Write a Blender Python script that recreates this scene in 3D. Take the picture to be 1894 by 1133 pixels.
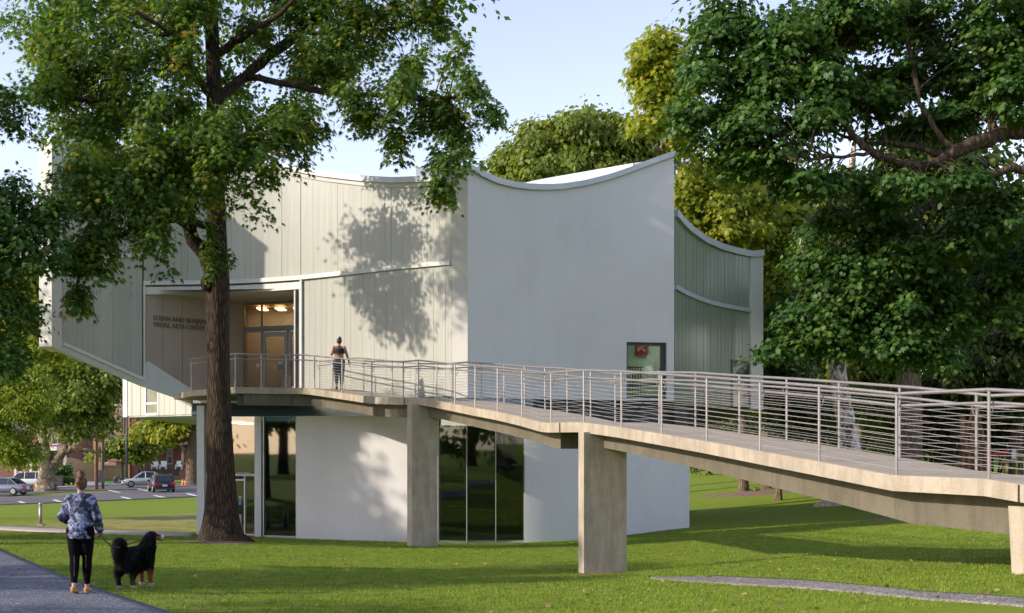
import bpy, math, random
import numpy as np
from mathutils import Vector, Matrix

for _o in list(bpy.data.objects): bpy.data.objects.remove(_o)
SC = bpy.context.scene
# ---------------------------------------------------------------- camera
F, HX, HY, CZ = 2500.0, 947.0, 825.0, 3.0      # focal length and horizon in pixels of the 1894 wide photo, camera height
cam_d = bpy.data.cameras.new('camera'); cam = bpy.data.objects.new('camera', cam_d)
SC.collection.objects.link(cam); SC.camera = cam
cam_d.sensor_width = 36; cam_d.lens = F/1894*36
cam_d.shift_y = (HY-566.5)/1894
cam_d.clip_start = .2; cam_d.clip_end = 2000
cam.location = (0, 0, CZ); cam.rotation_euler = (math.radians(90), 0, 0)
# ---------------------------------------------------------------- light
SUN_AZ = (-.94, -.342); SUN_EL = math.radians(25)
sun_vec = Vector((SUN_AZ[0]*math.cos(SUN_EL), SUN_AZ[1]*math.cos(SUN_EL), math.sin(SUN_EL))).normalized()
wd = bpy.data.worlds.new('World'); SC.world = wd; wd.use_nodes = True
_nt = wd.node_tree; _bg = _nt.nodes['Background']
_sky = _nt.nodes.new('ShaderNodeTexSky'); _sky.sky_type = 'NISHITA'; _sky.sun_disc = False
_sky.sun_elevation = SUN_EL; _sky.sun_rotation = math.atan2(SUN_AZ[0], SUN_AZ[1]) % (2*math.pi)
_sky.air_density = 1.0; _sky.dust_density = .45; _sky.ozone_density = 1.0
_hs = _nt.nodes.new('ShaderNodeHueSaturation'); _hs.inputs['Saturation'].default_value = .8; _nt.links.new(_sky.outputs[0], _hs.inputs['Color'])
_wb = _nt.nodes.new('ShaderNodeMix'); _wb.data_type = 'RGBA'; _wb.blend_type = 'MULTIPLY'; _wb.inputs[0].default_value = 1; _wb.inputs[7].default_value = (1.10, .98, 1.04, 1)
_nt.links.new(_hs.outputs[0], _wb.inputs[6]); _nt.links.new(_wb.outputs[2], _bg.inputs[0]); _bg.inputs[1].default_value = .15
sd = bpy.data.lights.new('sun', 'SUN'); so = bpy.data.objects.new('sun', sd); SC.collection.objects.link(so)
sd.energy = 2.8; sd.angle = math.radians(.8); sd.color = (1, .88, .74)
so.rotation_euler = (-sun_vec).to_track_quat('-Z', 'Y').to_euler(); so.location = (-40, -10, 40)
SC.view_settings.view_transform = 'Standard'; SC.view_settings.look = 'None'
SC.view_settings.exposure = .95; SC.view_settings.gamma = 1; SC.view_settings.use_curve_mapping = False
SC.render.engine = 'CYCLES'; SC.cycles.max_bounces = 8; SC.cycles.diffuse_bounces = 4; SC.cycles.transparent_max_bounces = 8
SC.cycles.use_denoising = True; SC.cycles.caustics_reflective = False; SC.cycles.caustics_refractive = False

RNG = np.random.default_rng(7)
R = random.Random(11)
COL = SC.collection
WLOC = {}

# ---------------------------------------------------------------- projection helpers (photo pixel + depth -> place)
def P(px, py, d): return np.array(((px-HX)*d/F, d, CZ+(HY-py)*d/F))
def PX(px, d): return (px-HX)*d/F
def PZ(py, d): return CZ+(HY-py)*d/F
def ip(x, tab):
    xs = [t[0] for t in tab]; ys = [t[1] for t in tab]
    return float(np.interp(x, xs, ys))
def sm(tab, deg=3):
    c = np.polyfit([t[0] for t in tab], [t[1] for t in tab], deg)
    return lambda x: float(np.polyval(c, x))

# ---------------------------------------------------------------- ground height: thin plate spline
CP = np.array([(0,0,1.45),(0,16,1.0),(-6.2,19.5,.87),(1.4,26.5,.5),(-2.8,37.7,.21),(-8.2,38,.34),(-7,44.5,-.04),(.4,42.5,-.03),
 (6.2,47,.18),(-11,45,.07),(5.8,15.6,1.55),(4.5,11.6,1.6),(9.4,15,1.9),(12.8,75,.5),(15.5,52,.35),(26,72,1.7),(32,95,2.2),(9.4,31,.85),(20,105,.95),(34,115,1.9),(10,105,.4),
 (-28,89,-.9),(-24,104,-1),(-40,105,-1),(-50,125,-1),(-30,133,-1),(-50,170,-1),(-25,170,-1),(-10,100,-.6),(40,120,2),(0,100,0),
 (-15,20,.9),(-20,45,.1),(-25,65,-.4),(0,170,-.5),(60,60,2.5),(100,200,1),(-110,200,-1),(-80,80,-1),(-40,20,.8),(50,10,3),(0,-40,1.5),
 (-60,-40,1),(60,-40,3),(0,300,0),(-110,300,-1),(110,300,1),(22,45,1.2),(14,24,1.6)], float)
def _U(r): return np.where(r > 1e-9, r*r*np.log(np.maximum(r, 1e-9)), 0)
_n = len(CP); _S = 50.
_xy = CP[:, :2]/_S
_K = _U(np.linalg.norm(_xy[:, None]-_xy[None], axis=2))+np.eye(_n)*2e-4
_Pm = np.c_[np.ones(_n), _xy]
_A = np.zeros((_n+3, _n+3)); _A[:_n, :_n] = _K; _A[:_n, _n:] = _Pm; _A[_n:, :_n] = _Pm.T
_W = np.linalg.solve(_A, np.r_[CP[:, 2], 0, 0, 0])
def ghv(x, y):
    q = np.c_[np.ravel(x), np.ravel(y)]/_S
    q = np.clip(q, [-3.2, -1.2], [3.2, 7])
    d = np.linalg.norm(q[:, None]-_xy[None], axis=2)
    z = _U(d)@_W[:_n]+_W[_n]+q@_W[_n+1:]
    return np.clip(z, -1.6, 4.5).reshape(np.shape(x))
def gh(x, y): return float(ghv(np.array([x]), np.array([y]))[0])
def G(px, py):
    """the point of the ground seen at a photo pixel"""
    d = np.linspace(9, 260, 1500)
    x = (px-HX)*d/F; z = CZ+(HY-py)*d/F
    below = np.nonzero(z < ghv(x, d))[0]
    dd = d[below[0]] if len(below) else 260.
    return np.array(((px-HX)*dd/F, dd, gh((px-HX)*dd/F, dd)))

# ---------------------------------------------------------------- materials
MATS = {}
def nodes(name):
    m = bpy.data.materials.new(name); m.use_nodes = True
    nt = m.node_tree; b = nt.nodes['Principled BSDF']; MATS[name] = m
    return m, nt, b
def setin(b, **k):
    for kk, v in k.items():
        b.inputs[kk.replace('_', ' ')].default_value = v
def rgba(c): return (c[0], c[1], c[2], 1)
def noise(nt, scale, detail=4, rough=.6, vec=None, dist=0):
    n = nt.nodes.new('ShaderNodeTexNoise'); n.inputs['Scale'].default_value = scale
    n.inputs['Detail'].default_value = detail; n.inputs['Roughness'].default_value = rough; n.inputs['Distortion'].default_value = dist
    if vec is not None: nt.links.new(vec, n.inputs['Vector'])
    return n
def ramp(nt, fac, stops):
    r = nt.nodes.new('ShaderNodeValToRGB'); nt.links.new(fac, r.inputs[0])
    e = r.color_ramp.elements
    while len(e) < len(stops): e.new(.5)
    for i, (p, c) in enumerate(stops): e[i].position = p; e[i].color = rgba(c)
    return r.outputs[0]
def mixc(nt, fac, a, b, mode='MIX'):
    m = nt.nodes.new('ShaderNodeMix'); m.data_type = 'RGBA'; m.blend_type = mode
    for s, v in ((m.inputs[0], fac), (m.inputs[6], a), (m.inputs[7], b)):
        if isinstance(v, (int, float)): s.default_value = v
        elif isinstance(v, tuple): s.default_value = rgba(v)
        else: nt.links.new(v, s)
    return m.outputs[2]
def mapping(nt, scale, coord='Object'):
    t = nt.nodes.new('ShaderNodeTexCoord'); m = nt.nodes.new('ShaderNodeMapping')
    m.inputs['Scale'].default_value = scale; nt.links.new(t.outputs[coord], m.inputs[0]); return m.outputs[0]
def bump(nt, b, h, strength, dist=.02):
    n = nt.nodes.new('ShaderNodeBump'); n.inputs['Strength'].default_value = strength; n.inputs['Distance'].default_value = dist
    nt.links.new(h, n.inputs['Height']); nt.links.new(n.outputs[0], b.inputs['Normal'])
def pmat(name, c, rough=.7, var=.15, scale=3., bmp=0., bscale=40., metal=0., spec=.5, stretch=(1,1,1), c2=None, bdist=.01):
    if name in MATS: return MATS[name]
    m, nt, b = nodes(name); setin(b, Roughness=rough, Metallic=metal); b.inputs['Specular IOR Level'].default_value = spec
    v = mapping(nt, stretch)
    n = noise(nt, scale, 6, .6, v)
    lo = tuple(x*(1-var) for x in c); hi = tuple(min(1, x*(1+var)) for x in (c2 or c))
    nt.links.new(ramp(nt, n.outputs[0], [(.3, lo), (.7, hi)]), b.inputs['Base Color'])
    if bmp:
        n2 = noise(nt, bscale, 3, .6, v); bump(nt, b, n2.outputs[0], bmp, bdist)
    return m
def concrete(name, c, stain=.35):
    m, nt, b = nodes(name); setin(b, Roughness=.85); b.inputs['Specular IOR Level'].default_value = .25
    v = mapping(nt, (1, 1, 1)); vs = mapping(nt, (1, 1, .16))
    a = noise(nt, 1.1, 6, .62, v, .4); s = noise(nt, 5, 5, .65, vs); f = noise(nt, 60, 2, .5, v)
    col = ramp(nt, a.outputs[0], [(.32, tuple(x*(1-stain*.8) for x in c)), (.62, c)])
    col = mixc(nt, ramp(nt, s.outputs[0], [(.46, (.0,)*3), (.62, (stain*1.2,)*3)]), col, tuple(x*.45 for x in c))
    col = mixc(nt, .25, col, ramp(nt, f.outputs[0], [(.35, tuple(x*.6 for x in c)), (.65, tuple(min(1, x*1.25) for x in c))]))
    vo = nt.nodes.new('ShaderNodeTexVoronoi'); vo.inputs['Scale'].default_value = 3.5; nt.links.new(v, vo.inputs['Vector'])
    pit = ramp(nt, vo.outputs['Distance'], [(.03, (1,)*3), (.05, (0,)*3)])
    col = mixc(nt, pit, col, tuple(x*.4 for x in c))
    nt.links.new(col, b.inputs['Base Color']); bump(nt, b, f.outputs[0], .25, .01)
    return m
def leafmat(name, dark, mid, light, trans=.38, accent=None):
    m, nt, b = nodes(name); nt.nodes.remove(b)
    out = nt.nodes['Material Output']
    at = nt.nodes.new('ShaderNodeAttribute'); at.attribute_name = 'tint'
    st = [(0., dark), (.5, mid), (.93, light)]
    if accent: st.append((1., accent))
    c = ramp(nt, at.outputs['Fac'], st)
    p = nt.nodes.new('ShaderNodeBsdfPrincipled'); nt.links.new(c, p.inputs['Base Color']); p.inputs['Roughness'].default_value = .5
    p.inputs['Specular IOR Level'].default_value = .35
    t = nt.nodes.new('ShaderNodeBsdfTranslucent')
    tc = mixc(nt, 1., c, (1.5, 1.45, .5), 'MULTIPLY'); nt.links.new(tc, t.inputs[0])
    mx = nt.nodes.new('ShaderNodeMixShader'); mx.inputs[0].default_value = trans
    nt.links.new(p.outputs[0], mx.inputs[1]); nt.links.new(t.outputs[0], mx.inputs[2]); nt.links.new(mx.outputs[0], out.inputs[0])
    return m
def bark(name, c1, c2, sx=9, sz=1.3, bs=.9, dist=.05):
    m, nt, b = nodes(name); setin(b, Roughness=.95); b.inputs['Specular IOR Level'].default_value = .15
    v = mapping(nt, (1, 1, sz/sx)); n = noise(nt, sx, 6, .68, v, .6); n2 = noise(nt, 1.2, 4, .5)
    w = nt.nodes.new('ShaderNodeTexVoronoi'); w.feature = 'DISTANCE_TO_EDGE'; w.inputs['Scale'].default_value = sx*1.1; nt.links.new(v, w.inputs['Vector'])
    h = mixc(nt, .5, n.outputs[0], ramp(nt, w.outputs['Distance'], [(0., (0,)*3), (.35, (1,)*3)]))
    c = ramp(nt, h, [(.25, c1), (.75, c2)])
    c = mixc(nt, ramp(nt, n2.outputs[0], [(.4, (0,)*3), (.75, (.5,)*3)]), c, tuple(x*.6 for x in c1))
    nt.links.new(c, b.inputs['Base Color']); bump(nt, b, h, bs, dist)
    return m

def stucco(name, c):
    m, nt, b = nodes(name); setin(b, Roughness=.82); b.inputs['Specular IOR Level'].default_value = .25; v = mapping(nt, (1, 1, 1))
    n = noise(nt, .45, 5, .6, v, .3); s = noise(nt, 2.2, 5, .62, mapping(nt, (1, 1, .12))); t = noise(nt, 7, 3, .6, v); f = noise(nt, 90, 2, .6, v)
    col = ramp(nt, n.outputs[0], [(.3, tuple(x*.93 for x in c)), (.7, tuple(x*1.03 for x in c))])
    col = mixc(nt, ramp(nt, s.outputs[0], [(.5, (0,)*3), (.72, (.16,)*3)]), col, tuple(x*.72 for x in c)); col = mixc(nt, .06, col, t.outputs[1], 'OVERLAY')
    nt.links.new(col, b.inputs['Base Color']); bump(nt, b, mixc(nt, .5, f.outputs[0], t.outputs[0]), .16, .008); return m
M_stucco = stucco('white_stucco', (.69,.675,.67))
M_stucco2 = pmat('warm_stucco', (.66,.64,.60), .8, .06, .8, .12, 90, bdist=.006)
M_coping = pmat('grey_coping_metal', (.50,.53,.55), .45, .08, 2, metal=.15)
M_white = pmat('white_painted_steel', (.72,.72,.70), .5, .06, 2)
M_frame = pmat('aluminium_frame', (.42,.42,.42), .4, .08, 3, metal=.5)
M_dark = pmat('dark_metal', (.06,.065,.07), .45, .2, 3, metal=.3)
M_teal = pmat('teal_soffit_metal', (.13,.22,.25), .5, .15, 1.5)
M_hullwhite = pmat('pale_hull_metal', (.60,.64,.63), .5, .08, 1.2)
M_roof = pmat('white_roof_membrane', (.82,.82,.82), .7, .04, 1)
M_conc = concrete('ramp_concrete', (.48,.41,.315), .5)
M_conc_shade = concrete('shade_toned_beam_concrete', (.17,.15,.11), .4)  # the beams' shade is put into this darker concrete colour
M_deck = concrete('deck_concrete', (.44,.38,.30), .25)
M_steel = pmat('brushed_steel', (.36,.335,.325), .42, .12, 8, metal=.6)
M_cable = pmat('steel_cable', (.42,.39,.38), .45, .1, 8, metal=.5)
M_sign = pmat('sign_wall_panel', (.47,.42,.37), .5, .05, .7)
M_ceil = pmat('porch_ceiling_panel', (.50,.44,.38), .6, .05, 1)
M_letter = pmat('sign_lettering', (.22,.205,.175), .5, .1, 5)
def glassmat(name, tint, refl=.08, rough=.02, trans=(.35,.4,.38)):
    m, nt, b = nodes(name); nt.nodes.remove(b); out = nt.nodes['Material Output']
    tr = nt.nodes.new('ShaderNodeBsdfTransparent'); tr.inputs[0].default_value = rgba(trans)
    gl = nt.nodes.new('ShaderNodeBsdfGlossy'); gl.inputs[0].default_value = rgba(tint); gl.inputs['Roughness'].default_value = rough
    lw = nt.nodes.new('ShaderNodeLayerWeight'); lw.inputs[0].default_value = .2
    mr = nt.nodes.new('ShaderNodeMapRange'); mr.inputs[3].default_value = refl; mr.inputs[4].default_value = .9
    nt.links.new(lw.outputs['Fresnel'], mr.inputs[0])
    n = noise(nt, .6, 2); bm = nt.nodes.new('ShaderNodeBump'); bm.inputs['Strength'].default_value = .04; nt.links.new(n.outputs[0], bm.inputs['Height'])
    nt.links.new(bm.outputs[0], gl.inputs['Normal'])
    mx = nt.nodes.new('ShaderNodeMixShader'); nt.links.new(mr.outputs[0], mx.inputs[0])
    nt.links.new(tr.outputs[0], mx.inputs[1]); nt.links.new(gl.outputs[0], mx.inputs[2]); nt.links.new(mx.outputs[0], out.inputs[0])
    return m
M_glass = glassmat('dark_window_glass', (.7,.75,.75), .09, trans=(.62,.67,.64))
M_glass2 = glassmat('entrance_glass', (.85,.85,.82), .10, trans=(.78,.8,.76))
M_glassh = glassmat('house_window_glass', (.7,.75,.8), .25, .05, (.2,.22,.22))
def channelglass(name, c, green):
    m, nt, b = nodes(name); setin(b, Roughness=.28); b.inputs['Specular IOR Level'].default_value = .5
    oi = nt.nodes.new('ShaderNodeObjectInfo')
    v = mapping(nt, (1, 1, .02)); n = noise(nt, 26, 3, .6, v); v2 = mapping(nt, (1, 1, .5)); n2 = noise(nt, .5, 4, .6, v2)
    col = ramp(nt, n.outputs[0], [(.3, tuple(x*.86 for x in c)), (.7, tuple(x*1.06 for x in c))])
    col = mixc(nt, ramp(nt, n2.outputs[0], [(.35, (0,)*3), (.7, (.35,)*3)]), col, green)
    col = mixc(nt, ramp(nt, oi.outputs['Random'], [(0., (0,)*3), (1., (.16,)*3)]), col, tuple(x*.72 for x in green))
    nt.links.new(col, b.inputs['Base Color']); bump(nt, b, n.outputs[0], .25, .008)
    return m
M_chan = channelglass('channel_glass', (.475,.48,.435), (.41,.445,.38))
M_chang = channelglass('green_channel_glass', (.26,.30,.225), (.21,.26,.19))
M_back = pmat('glass_backing', (.20,.22,.19), .7, .1, 1)
M_inner = pmat('room_wall', (.5,.5,.46), .8, .06, 1)
M_innerg = pmat('green_room_wall', (.64,.76,.66), .8, .06, 1)

# ---------------------------------------------------------------- mesh builder
class MB:
    def __init__(s): s.v = []; s.f = []
    def add(s, vs, fs):
        o = len(s.v); s.v += [tuple(map(float, v)) for v in vs]; s.f += [tuple(i+o for i in f) for f in fs]
    def box(s, c, size, rz=0., taper=1.):
        """box standing on c (bottom centre)"""
        hx, hy, h = size[0]/2, size[1]/2, size[2]; ca, sa = math.cos(rz), math.sin(rz); vs = []
        for z, k in ((0, 1), (h, taper)):
            for x, y in ((-hx,-hy),(hx,-hy),(hx,hy),(-hx,hy)):
                x *= k; y *= k; vs.append((c[0]+x*ca-y*sa, c[1]+x*sa+y*ca, c[2]+z))
        s.add(vs, [(0,3,2,1),(4,5,6,7),(0,1,5,4),(1,2,6,5),(2,3,7,6),(3,0,4,7)])
    def hexa(s, b, t):
        """b, t: four bottom and four top corners, counter-clockwise seen from above"""
        s.add(list(b)+list(t), [(0,3,2,1),(4,5,6,7),(0,1,5,4),(1,2,6,5),(2,3,7,6),(3,0,4,7)])
    def tube(s, pts, rad, n=8, cap=True, sq=1.):
        pts = [np.array(p, float) for p in pts]; m = len(pts)
        if not hasattr(rad, '__len__'): rad = [rad]*m
        o = len(s.v); ref = None
        for i, p in enumerate(pts):
            t = pts[min(i+1, m-1)]-pts[max(i-1, 0)]; t = t/(np.linalg.norm(t)+1e-9)
            if ref is None:
                a = np.array((0, 0, 1.)) if abs(t[2]) < .9 else np.array((1., 0, 0))
                ref = np.cross(t, a)
            ref = ref-t*np.dot(ref, t); ref = ref/(np.linalg.norm(ref)+1e-9); bn = np.cross(t, ref)
            r = rad[i]; r1, r2 = (r if hasattr(r, '__len__') else (r, r*sq))
            for k in range(n):
                a = 2*math.pi*k/n; s.v.append(tuple(p+ref*math.cos(a)*r1+bn*math.sin(a)*r2))
        for i in range(m-1):
            for k in range(n):
                a = o+i*n+k; b = o+i*n+(k+1) % n; s.f.append((a, b, b+n, a+n))
        if cap:
            s.f.append(tuple(o+k for k in range(n))[::-1]); s.f.append(tuple(o+(m-1)*n+k for k in range(n)))
    def ell(s, c, r, rot=None, n=12, m=8):
        vs = []; o = len(s.v)
        for i in range(m+1):
            th = math.pi*i/m
            for k in range(n):
                ph = 2*math.pi*k/n
                p = Vector((r[0]*math.sin(th)*math.cos(ph), r[1]*math.sin(th)*math.sin(ph), r[2]*math.cos(th)))
                if rot: p = rot@p
                s.v.append((c[0]+p[0], c[1]+p[1], c[2]+p[2]))
        for i in range(m):
            for k in range(n):
                a = o+i*n+k; b = o+i*n+(k+1) % n; s.f.append((a, a+n, b+n, b))
    def lathe(s, c, prof, n=12):
        s.tube([(c[0], c[1], c[2]+z) for r, z in prof], [r for r, z in prof], n)
    def build(s, name, mat, parent=None, smooth=False, me_only=False):
        me = bpy.data.meshes.new(name); v = np.array(s.v, float)
        if parent is not None: v = v-np.array(WLOC.get(parent.name_full, (0, 0, 0)))
        me.from_pydata(v.tolist(), [], s.f); me.materials.append(mat)
        if smooth: me.polygons.foreach_set('use_smooth', [True]*len(me.polygons))
        me.update()
        if me_only: return me
        return link(name, me, parent)
def link(name, me, parent=None):
    o = bpy.data.objects.new(name, me); COL.objects.link(o)
    if parent is not None:
        o.parent = parent; WLOC[o.name_full] = WLOC.get(parent.name_full, (0, 0, 0))
    else: WLOC[o.name_full] = (0, 0, 0)
    return o
def thing(name, label, cat, loc=(0,0,0), group=None):
    o = bpy.data.objects.new(name, None); COL.objects.link(o); o.location = loc; o.empty_display_size = .3
    o['label'] = label; o['category'] = cat
    if group: o['group'] = group
    WLOC[o.name_full] = tuple(float(x) for x in loc)
    return o
def tag(o, label=None, cat=None, group=None, kind=None):
    if label: o['label'] = label
    if cat: o['category'] = cat
    if group: o['group'] = group
    if kind: o['kind'] = kind
    return o
def copy_tree(o, parent=None):
    c = o.copy(); COL.objects.link(c)
    if parent is not None: c.parent = parent
    WLOC[c.name_full] = (0, 0, 0)
    for ch in [k for k in o.children]: copy_tree(ch, c)
    return c
def npmesh(name, verts, poly_sizes, loops, mat, tint=None):
    """fast mesh from numpy arrays"""
    me = bpy.data.meshes.new(name); me.vertices.add(len(verts)); me.vertices.foreach_set('co', np.asarray(verts, np.float32).ravel())
    me.loops.add(len(loops)); me.loops.foreach_set('vertex_index', np.asarray(loops, np.int32))
    me.polygons.add(len(poly_sizes)); st = np.r_[0, np.cumsum(poly_sizes)[:-1]]
    me.polygons.foreach_set('loop_start', st.astype(np.int32))
    me.update(calc_edges=True)
    if tint is not None:
        a = me.attributes.new('tint', 'FLOAT', 'POINT'); a.data.foreach_set('value', np.asarray(tint, np.float32))
    me.materials.append(mat)
    return me
# ---------------------------------------------------------------- ground
def grassmat():
    m, nt, b = nodes('lawn_grass'); setin(b, Roughness=.9); b.inputs['Specular IOR Level'].default_value = .12
    v = mapping(nt, (1, 1, 1))
    big = noise(nt, .16, 5, .6, v, .5); mid = noise(nt, 1.3, 5, .65, v); fine = noise(nt, 38, 4, .7, v); f2 = noise(nt, 9, 4, .7, mapping(nt, (1, .45, 1)))
    c = ramp(nt, mid.outputs[0], [(.3, (.10,.165,.010)), (.7, (.20,.275,.018))])
    c = mixc(nt, ramp(nt, f2.outputs[0], [(.35, (0,)*3), (.7, (.6,)*3)]), c, (.06,.10,.010))
    c = mixc(nt, ramp(nt, fine.outputs[0], [(.40, (0,)*3), (.62, (.55,)*3)]), c, (.27,.32,.035))
    # mowing stripes and dry straw patches
    wv = nt.nodes.new('ShaderNodeTexWave'); wv.inputs['Scale'].default_value = .28; wv.inputs['Distortion'].default_value = 1.2; wv.inputs['Detail'].default_value = 1
    mp = mapping(nt, (.25, 1, 1)); nt.links.new(mp, wv.inputs['Vector']); wv.bands_direction = 'Y'
    c = mixc(nt, ramp(nt, wv.outputs['Fac'], [(.2, (0,)*3), (.8, (.5,)*3)]), c, (.20,.27,.025))
    dry = ramp(nt, big.outputs[0], [(.57, (0,)*3), (.72, (.75,)*3)])
    # the worn, straw coloured lawn beside the entrance path
    gm = nt.nodes.new('ShaderNodeTexCoord'); mp2 = nt.nodes.new('ShaderNodeMapping'); mp2.vector_type = 'POINT'
    mp2.inputs['Location'].default_value = (14.5/7.5, -58/16, 0); mp2.inputs['Scale'].default_value = (1/7.5, 1/16, 0)
    nt.links.new(gm.outputs['Object'], mp2.inputs[0])
    gr = nt.nodes.new('ShaderNodeTexGradient'); gr.gradient_type = 'SPHERICAL'; nt.links.new(mp2.outputs[0], gr.inputs[0])
    d2 = nt.nodes.new('ShaderNodeMath'); d2.operation = 'MULTIPLY'; nt.links.new(gr.outputs['Fac'], d2.inputs[0]); nt.links.new(ramp(nt, mid.outputs[0], [(.42, (.05,)*3), (.62, (1.9,)*3)]), d2.inputs[1])
    d2.use_clamp = True
    c = mixc(nt, dry, c, (.20,.20,.06)); c = mixc(nt, d2.outputs[0], c, (.34,.27,.12))
    nt.links.new(c, b.inputs['Base Color']); bump(nt, b, fine.outputs[0], .6, .05)
    return m
M_grass = grassmat()
def grid_sheet(name, xs, ys, mat, lift=0.):
    X, Y = np.meshgrid(xs, ys); Z = ghv(X, Y)+lift
    v = np.c_[X.ravel(), Y.ravel(), Z.ravel()]; nx, ny = len(xs), len(ys)
    i = (np.arange(ny-1)[:, None]*nx+np.arange(nx-1)[None]).ravel()
    loops = np.c_[i, i+1, i+nx+1, i+nx].ravel()
    me = npmesh(name, v, np.full(len(i), 4), loops, mat); me.polygons.foreach_set('use_smooth', [True]*len(i))
    return link(name, me)
xs = np.unique(np.r_[np.arange(-400, -60, 20), np.arange(-60, -16, 2.), np.arange(-16, 16, .5), np.arange(16, 60, 2.), np.arange(60, 401, 20)])
ys = np.unique(np.r_[np.arange(-600, -60, 30.), np.arange(-60, 8, 4.), np.arange(8, 50, .5), np.arange(50, 180, 2.), np.arange(180, 700, 20)])
tag(grid_sheet('ground', xs, ys, M_grass), kind='structure')

def gravelmat(name, a, b_, leafy=0.):
    m, nt, b = nodes(name); setin(b, Roughness=.95); v = mapping(nt, (1, 1, 1)); b.inputs['Specular IOR Level'].default_value = .2
    vo = nt.nodes.new('ShaderNodeTexVoronoi'); vo.inputs['Scale'].default_value = 34; nt.links.new(v, vo.inputs['Vector'])
    n = noise(nt, .7, 4, .6, v)
    c = ramp(nt, vo.outputs['Color'], [(.15, a), (.55, tuple((x+y)/2 for x, y in zip(a, b_))), (.9, b_)])
    c = mixc(nt, ramp(nt, n.outputs[0], [(.4, (0,)*3), (.7, (.35,)*3)]), c, tuple(x*.7 for x in a))
    if leafy:
        n2 = noise(nt, 14, 3, .7, v); c = mixc(nt, ramp(nt, n2.outputs[0], [(.56, (0,)*3), (.64, (leafy,)*3)]), c, (.16,.09,.045))
    nt.links.new(c, b.inputs['Base Color']); bump(nt, b, vo.outputs['Distance'], .8, .02)
    return m
M_path = gravelmat('exposed_aggregate_path', (.075,.085,.105), (.26,.27,.31))
M_grav = gravelmat('gravel_strip', (.14,.13,.12), (.40,.38,.36), .8)
M_walk = pmat('pale_concrete_walk', (.34,.30,.27), .9, .15, 2, .3, 30)
def asphalt():
    m, nt, b = nodes('asphalt'); setin(b, Roughness=.9); n = noise(nt, .35, 5, .6, mapping(nt, (1, 1, 1))); f = noise(nt, 20, 3)
    c = ramp(nt, n.outputs[0], [(.3, (.085,.075,.08)), (.7, (.135,.118,.122))]); c = mixc(nt, .3, c, ramp(nt, f.outputs[0], [(.3, (.06,)*3), (.7, (.17,)*3)]))
    nt.links.new(c, b.inputs['Base Color']); return m
M_asph = asphalt()
M_line = pmat('road_paint', (.74,.74,.72), .7, .15, 4)
M_dirt = pmat('mulch_dirt', (.12,.075,.045), .95, .45, 6, .8, 20, c2=(.2,.13,.08), bdist=.04)

def strip(name, A, B, mat, lift=.02, na=30, nb=10, edge=.06):
    """sheet draped on the ground between two polylines of ground points, with a skirt round it"""
    def res(L, n):
        L = np.array(L)[:, :2]; s = np.r_[0, np.cumsum(np.linalg.norm(np.diff(L, axis=0), axis=1))]; t = np.linspace(0, s[-1], n)
        return np.c_[np.interp(t, s, L[:, 0]), np.interp(t, s, L[:, 1])]
    a, b = res(A, na), res(B, na); t = np.linspace(0, 1, nb)[:, None, None]
    g = a[None]*(1-t)+b[None]*t; z = ghv(g[..., 0], g[..., 1])+lift
    v = np.concatenate([g, z[..., None]], 2).reshape(-1, 3)
    i = (np.arange(nb-1)[:, None]*na+np.arange(na-1)[None]).ravel()
    q = np.c_[i, i+1, i+na+1, i+na]
    loop = list(range(na))+[k*na+na-1 for k in range(1, nb)]+[(nb-1)*na+k for k in range(na-2, -1, -1)]+[k*na for k in range(nb-2, 0, -1)]
    o = len(v); v = np.r_[v, v[loop]-[0, 0, edge]]; L = len(loop)
    sk = np.array([(loop[k], o+k, o+(k+1) % L, loop[(k+1) % L]) for k in range(L)])
    q = np.r_[q, sk]
    me = npmesh(name, v, np.full(len(q), 4), q.ravel(), mat); return link(name, me)
# near path with the walker, lower left
edgeR = [G(-60, 998), G(0, 1016), G(60, 1042), G(120, 1068), G(200, 1098), G(300, 1131), G(380, 1158), G(520, 1210)]
dirv = np.array((-2.6, -1.3))
edgeL = [(p[0]+dirv[0], p[1]+dirv[1]) for p in edgeR]
tag(strip('path', [p[:2] for p in edgeR], edgeL, M_path, .025, 60, 14), kind='structure')
t0 = [(-140,968),(0,973),(130,978),(240,981.5),(366,986)]; t1 = [(-140,976),(0,979.5),(130,986),(240,989.5),(352,993)]
tag(strip('pavement', [G(*p)[:2] for p in t0], [G(*p)[:2] for p in t1], M_walk, .03, 40, 4), kind='structure')
g0 = [(1203,1068),(1330,1066),(1480,1073),(1700,1095),(1894,1108),(2050,1122),(2350,1146)]; g1 = [(1203,1071),(1330,1080),(1480,1089),(1700,1110),(1894,1124),(2050,1138),(2350,1164)]
tag(strip('gravel_strip', [G(*p)[:2] for p in g0], [G(*p)[:2] for p in g1], M_grav, .015, 60, 8), kind='structure')
NOGRASS = [[tuple(p[:2]) for p in edgeR]+[tuple(p) for p in edgeL][::-1], [G(*p)[:2] for p in g0]+[G(*p)[:2] for p in g1][::-1], [G(*p)[:2] for p in t0]+[G(*p)[:2] for p in t1][::-1]]
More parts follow.
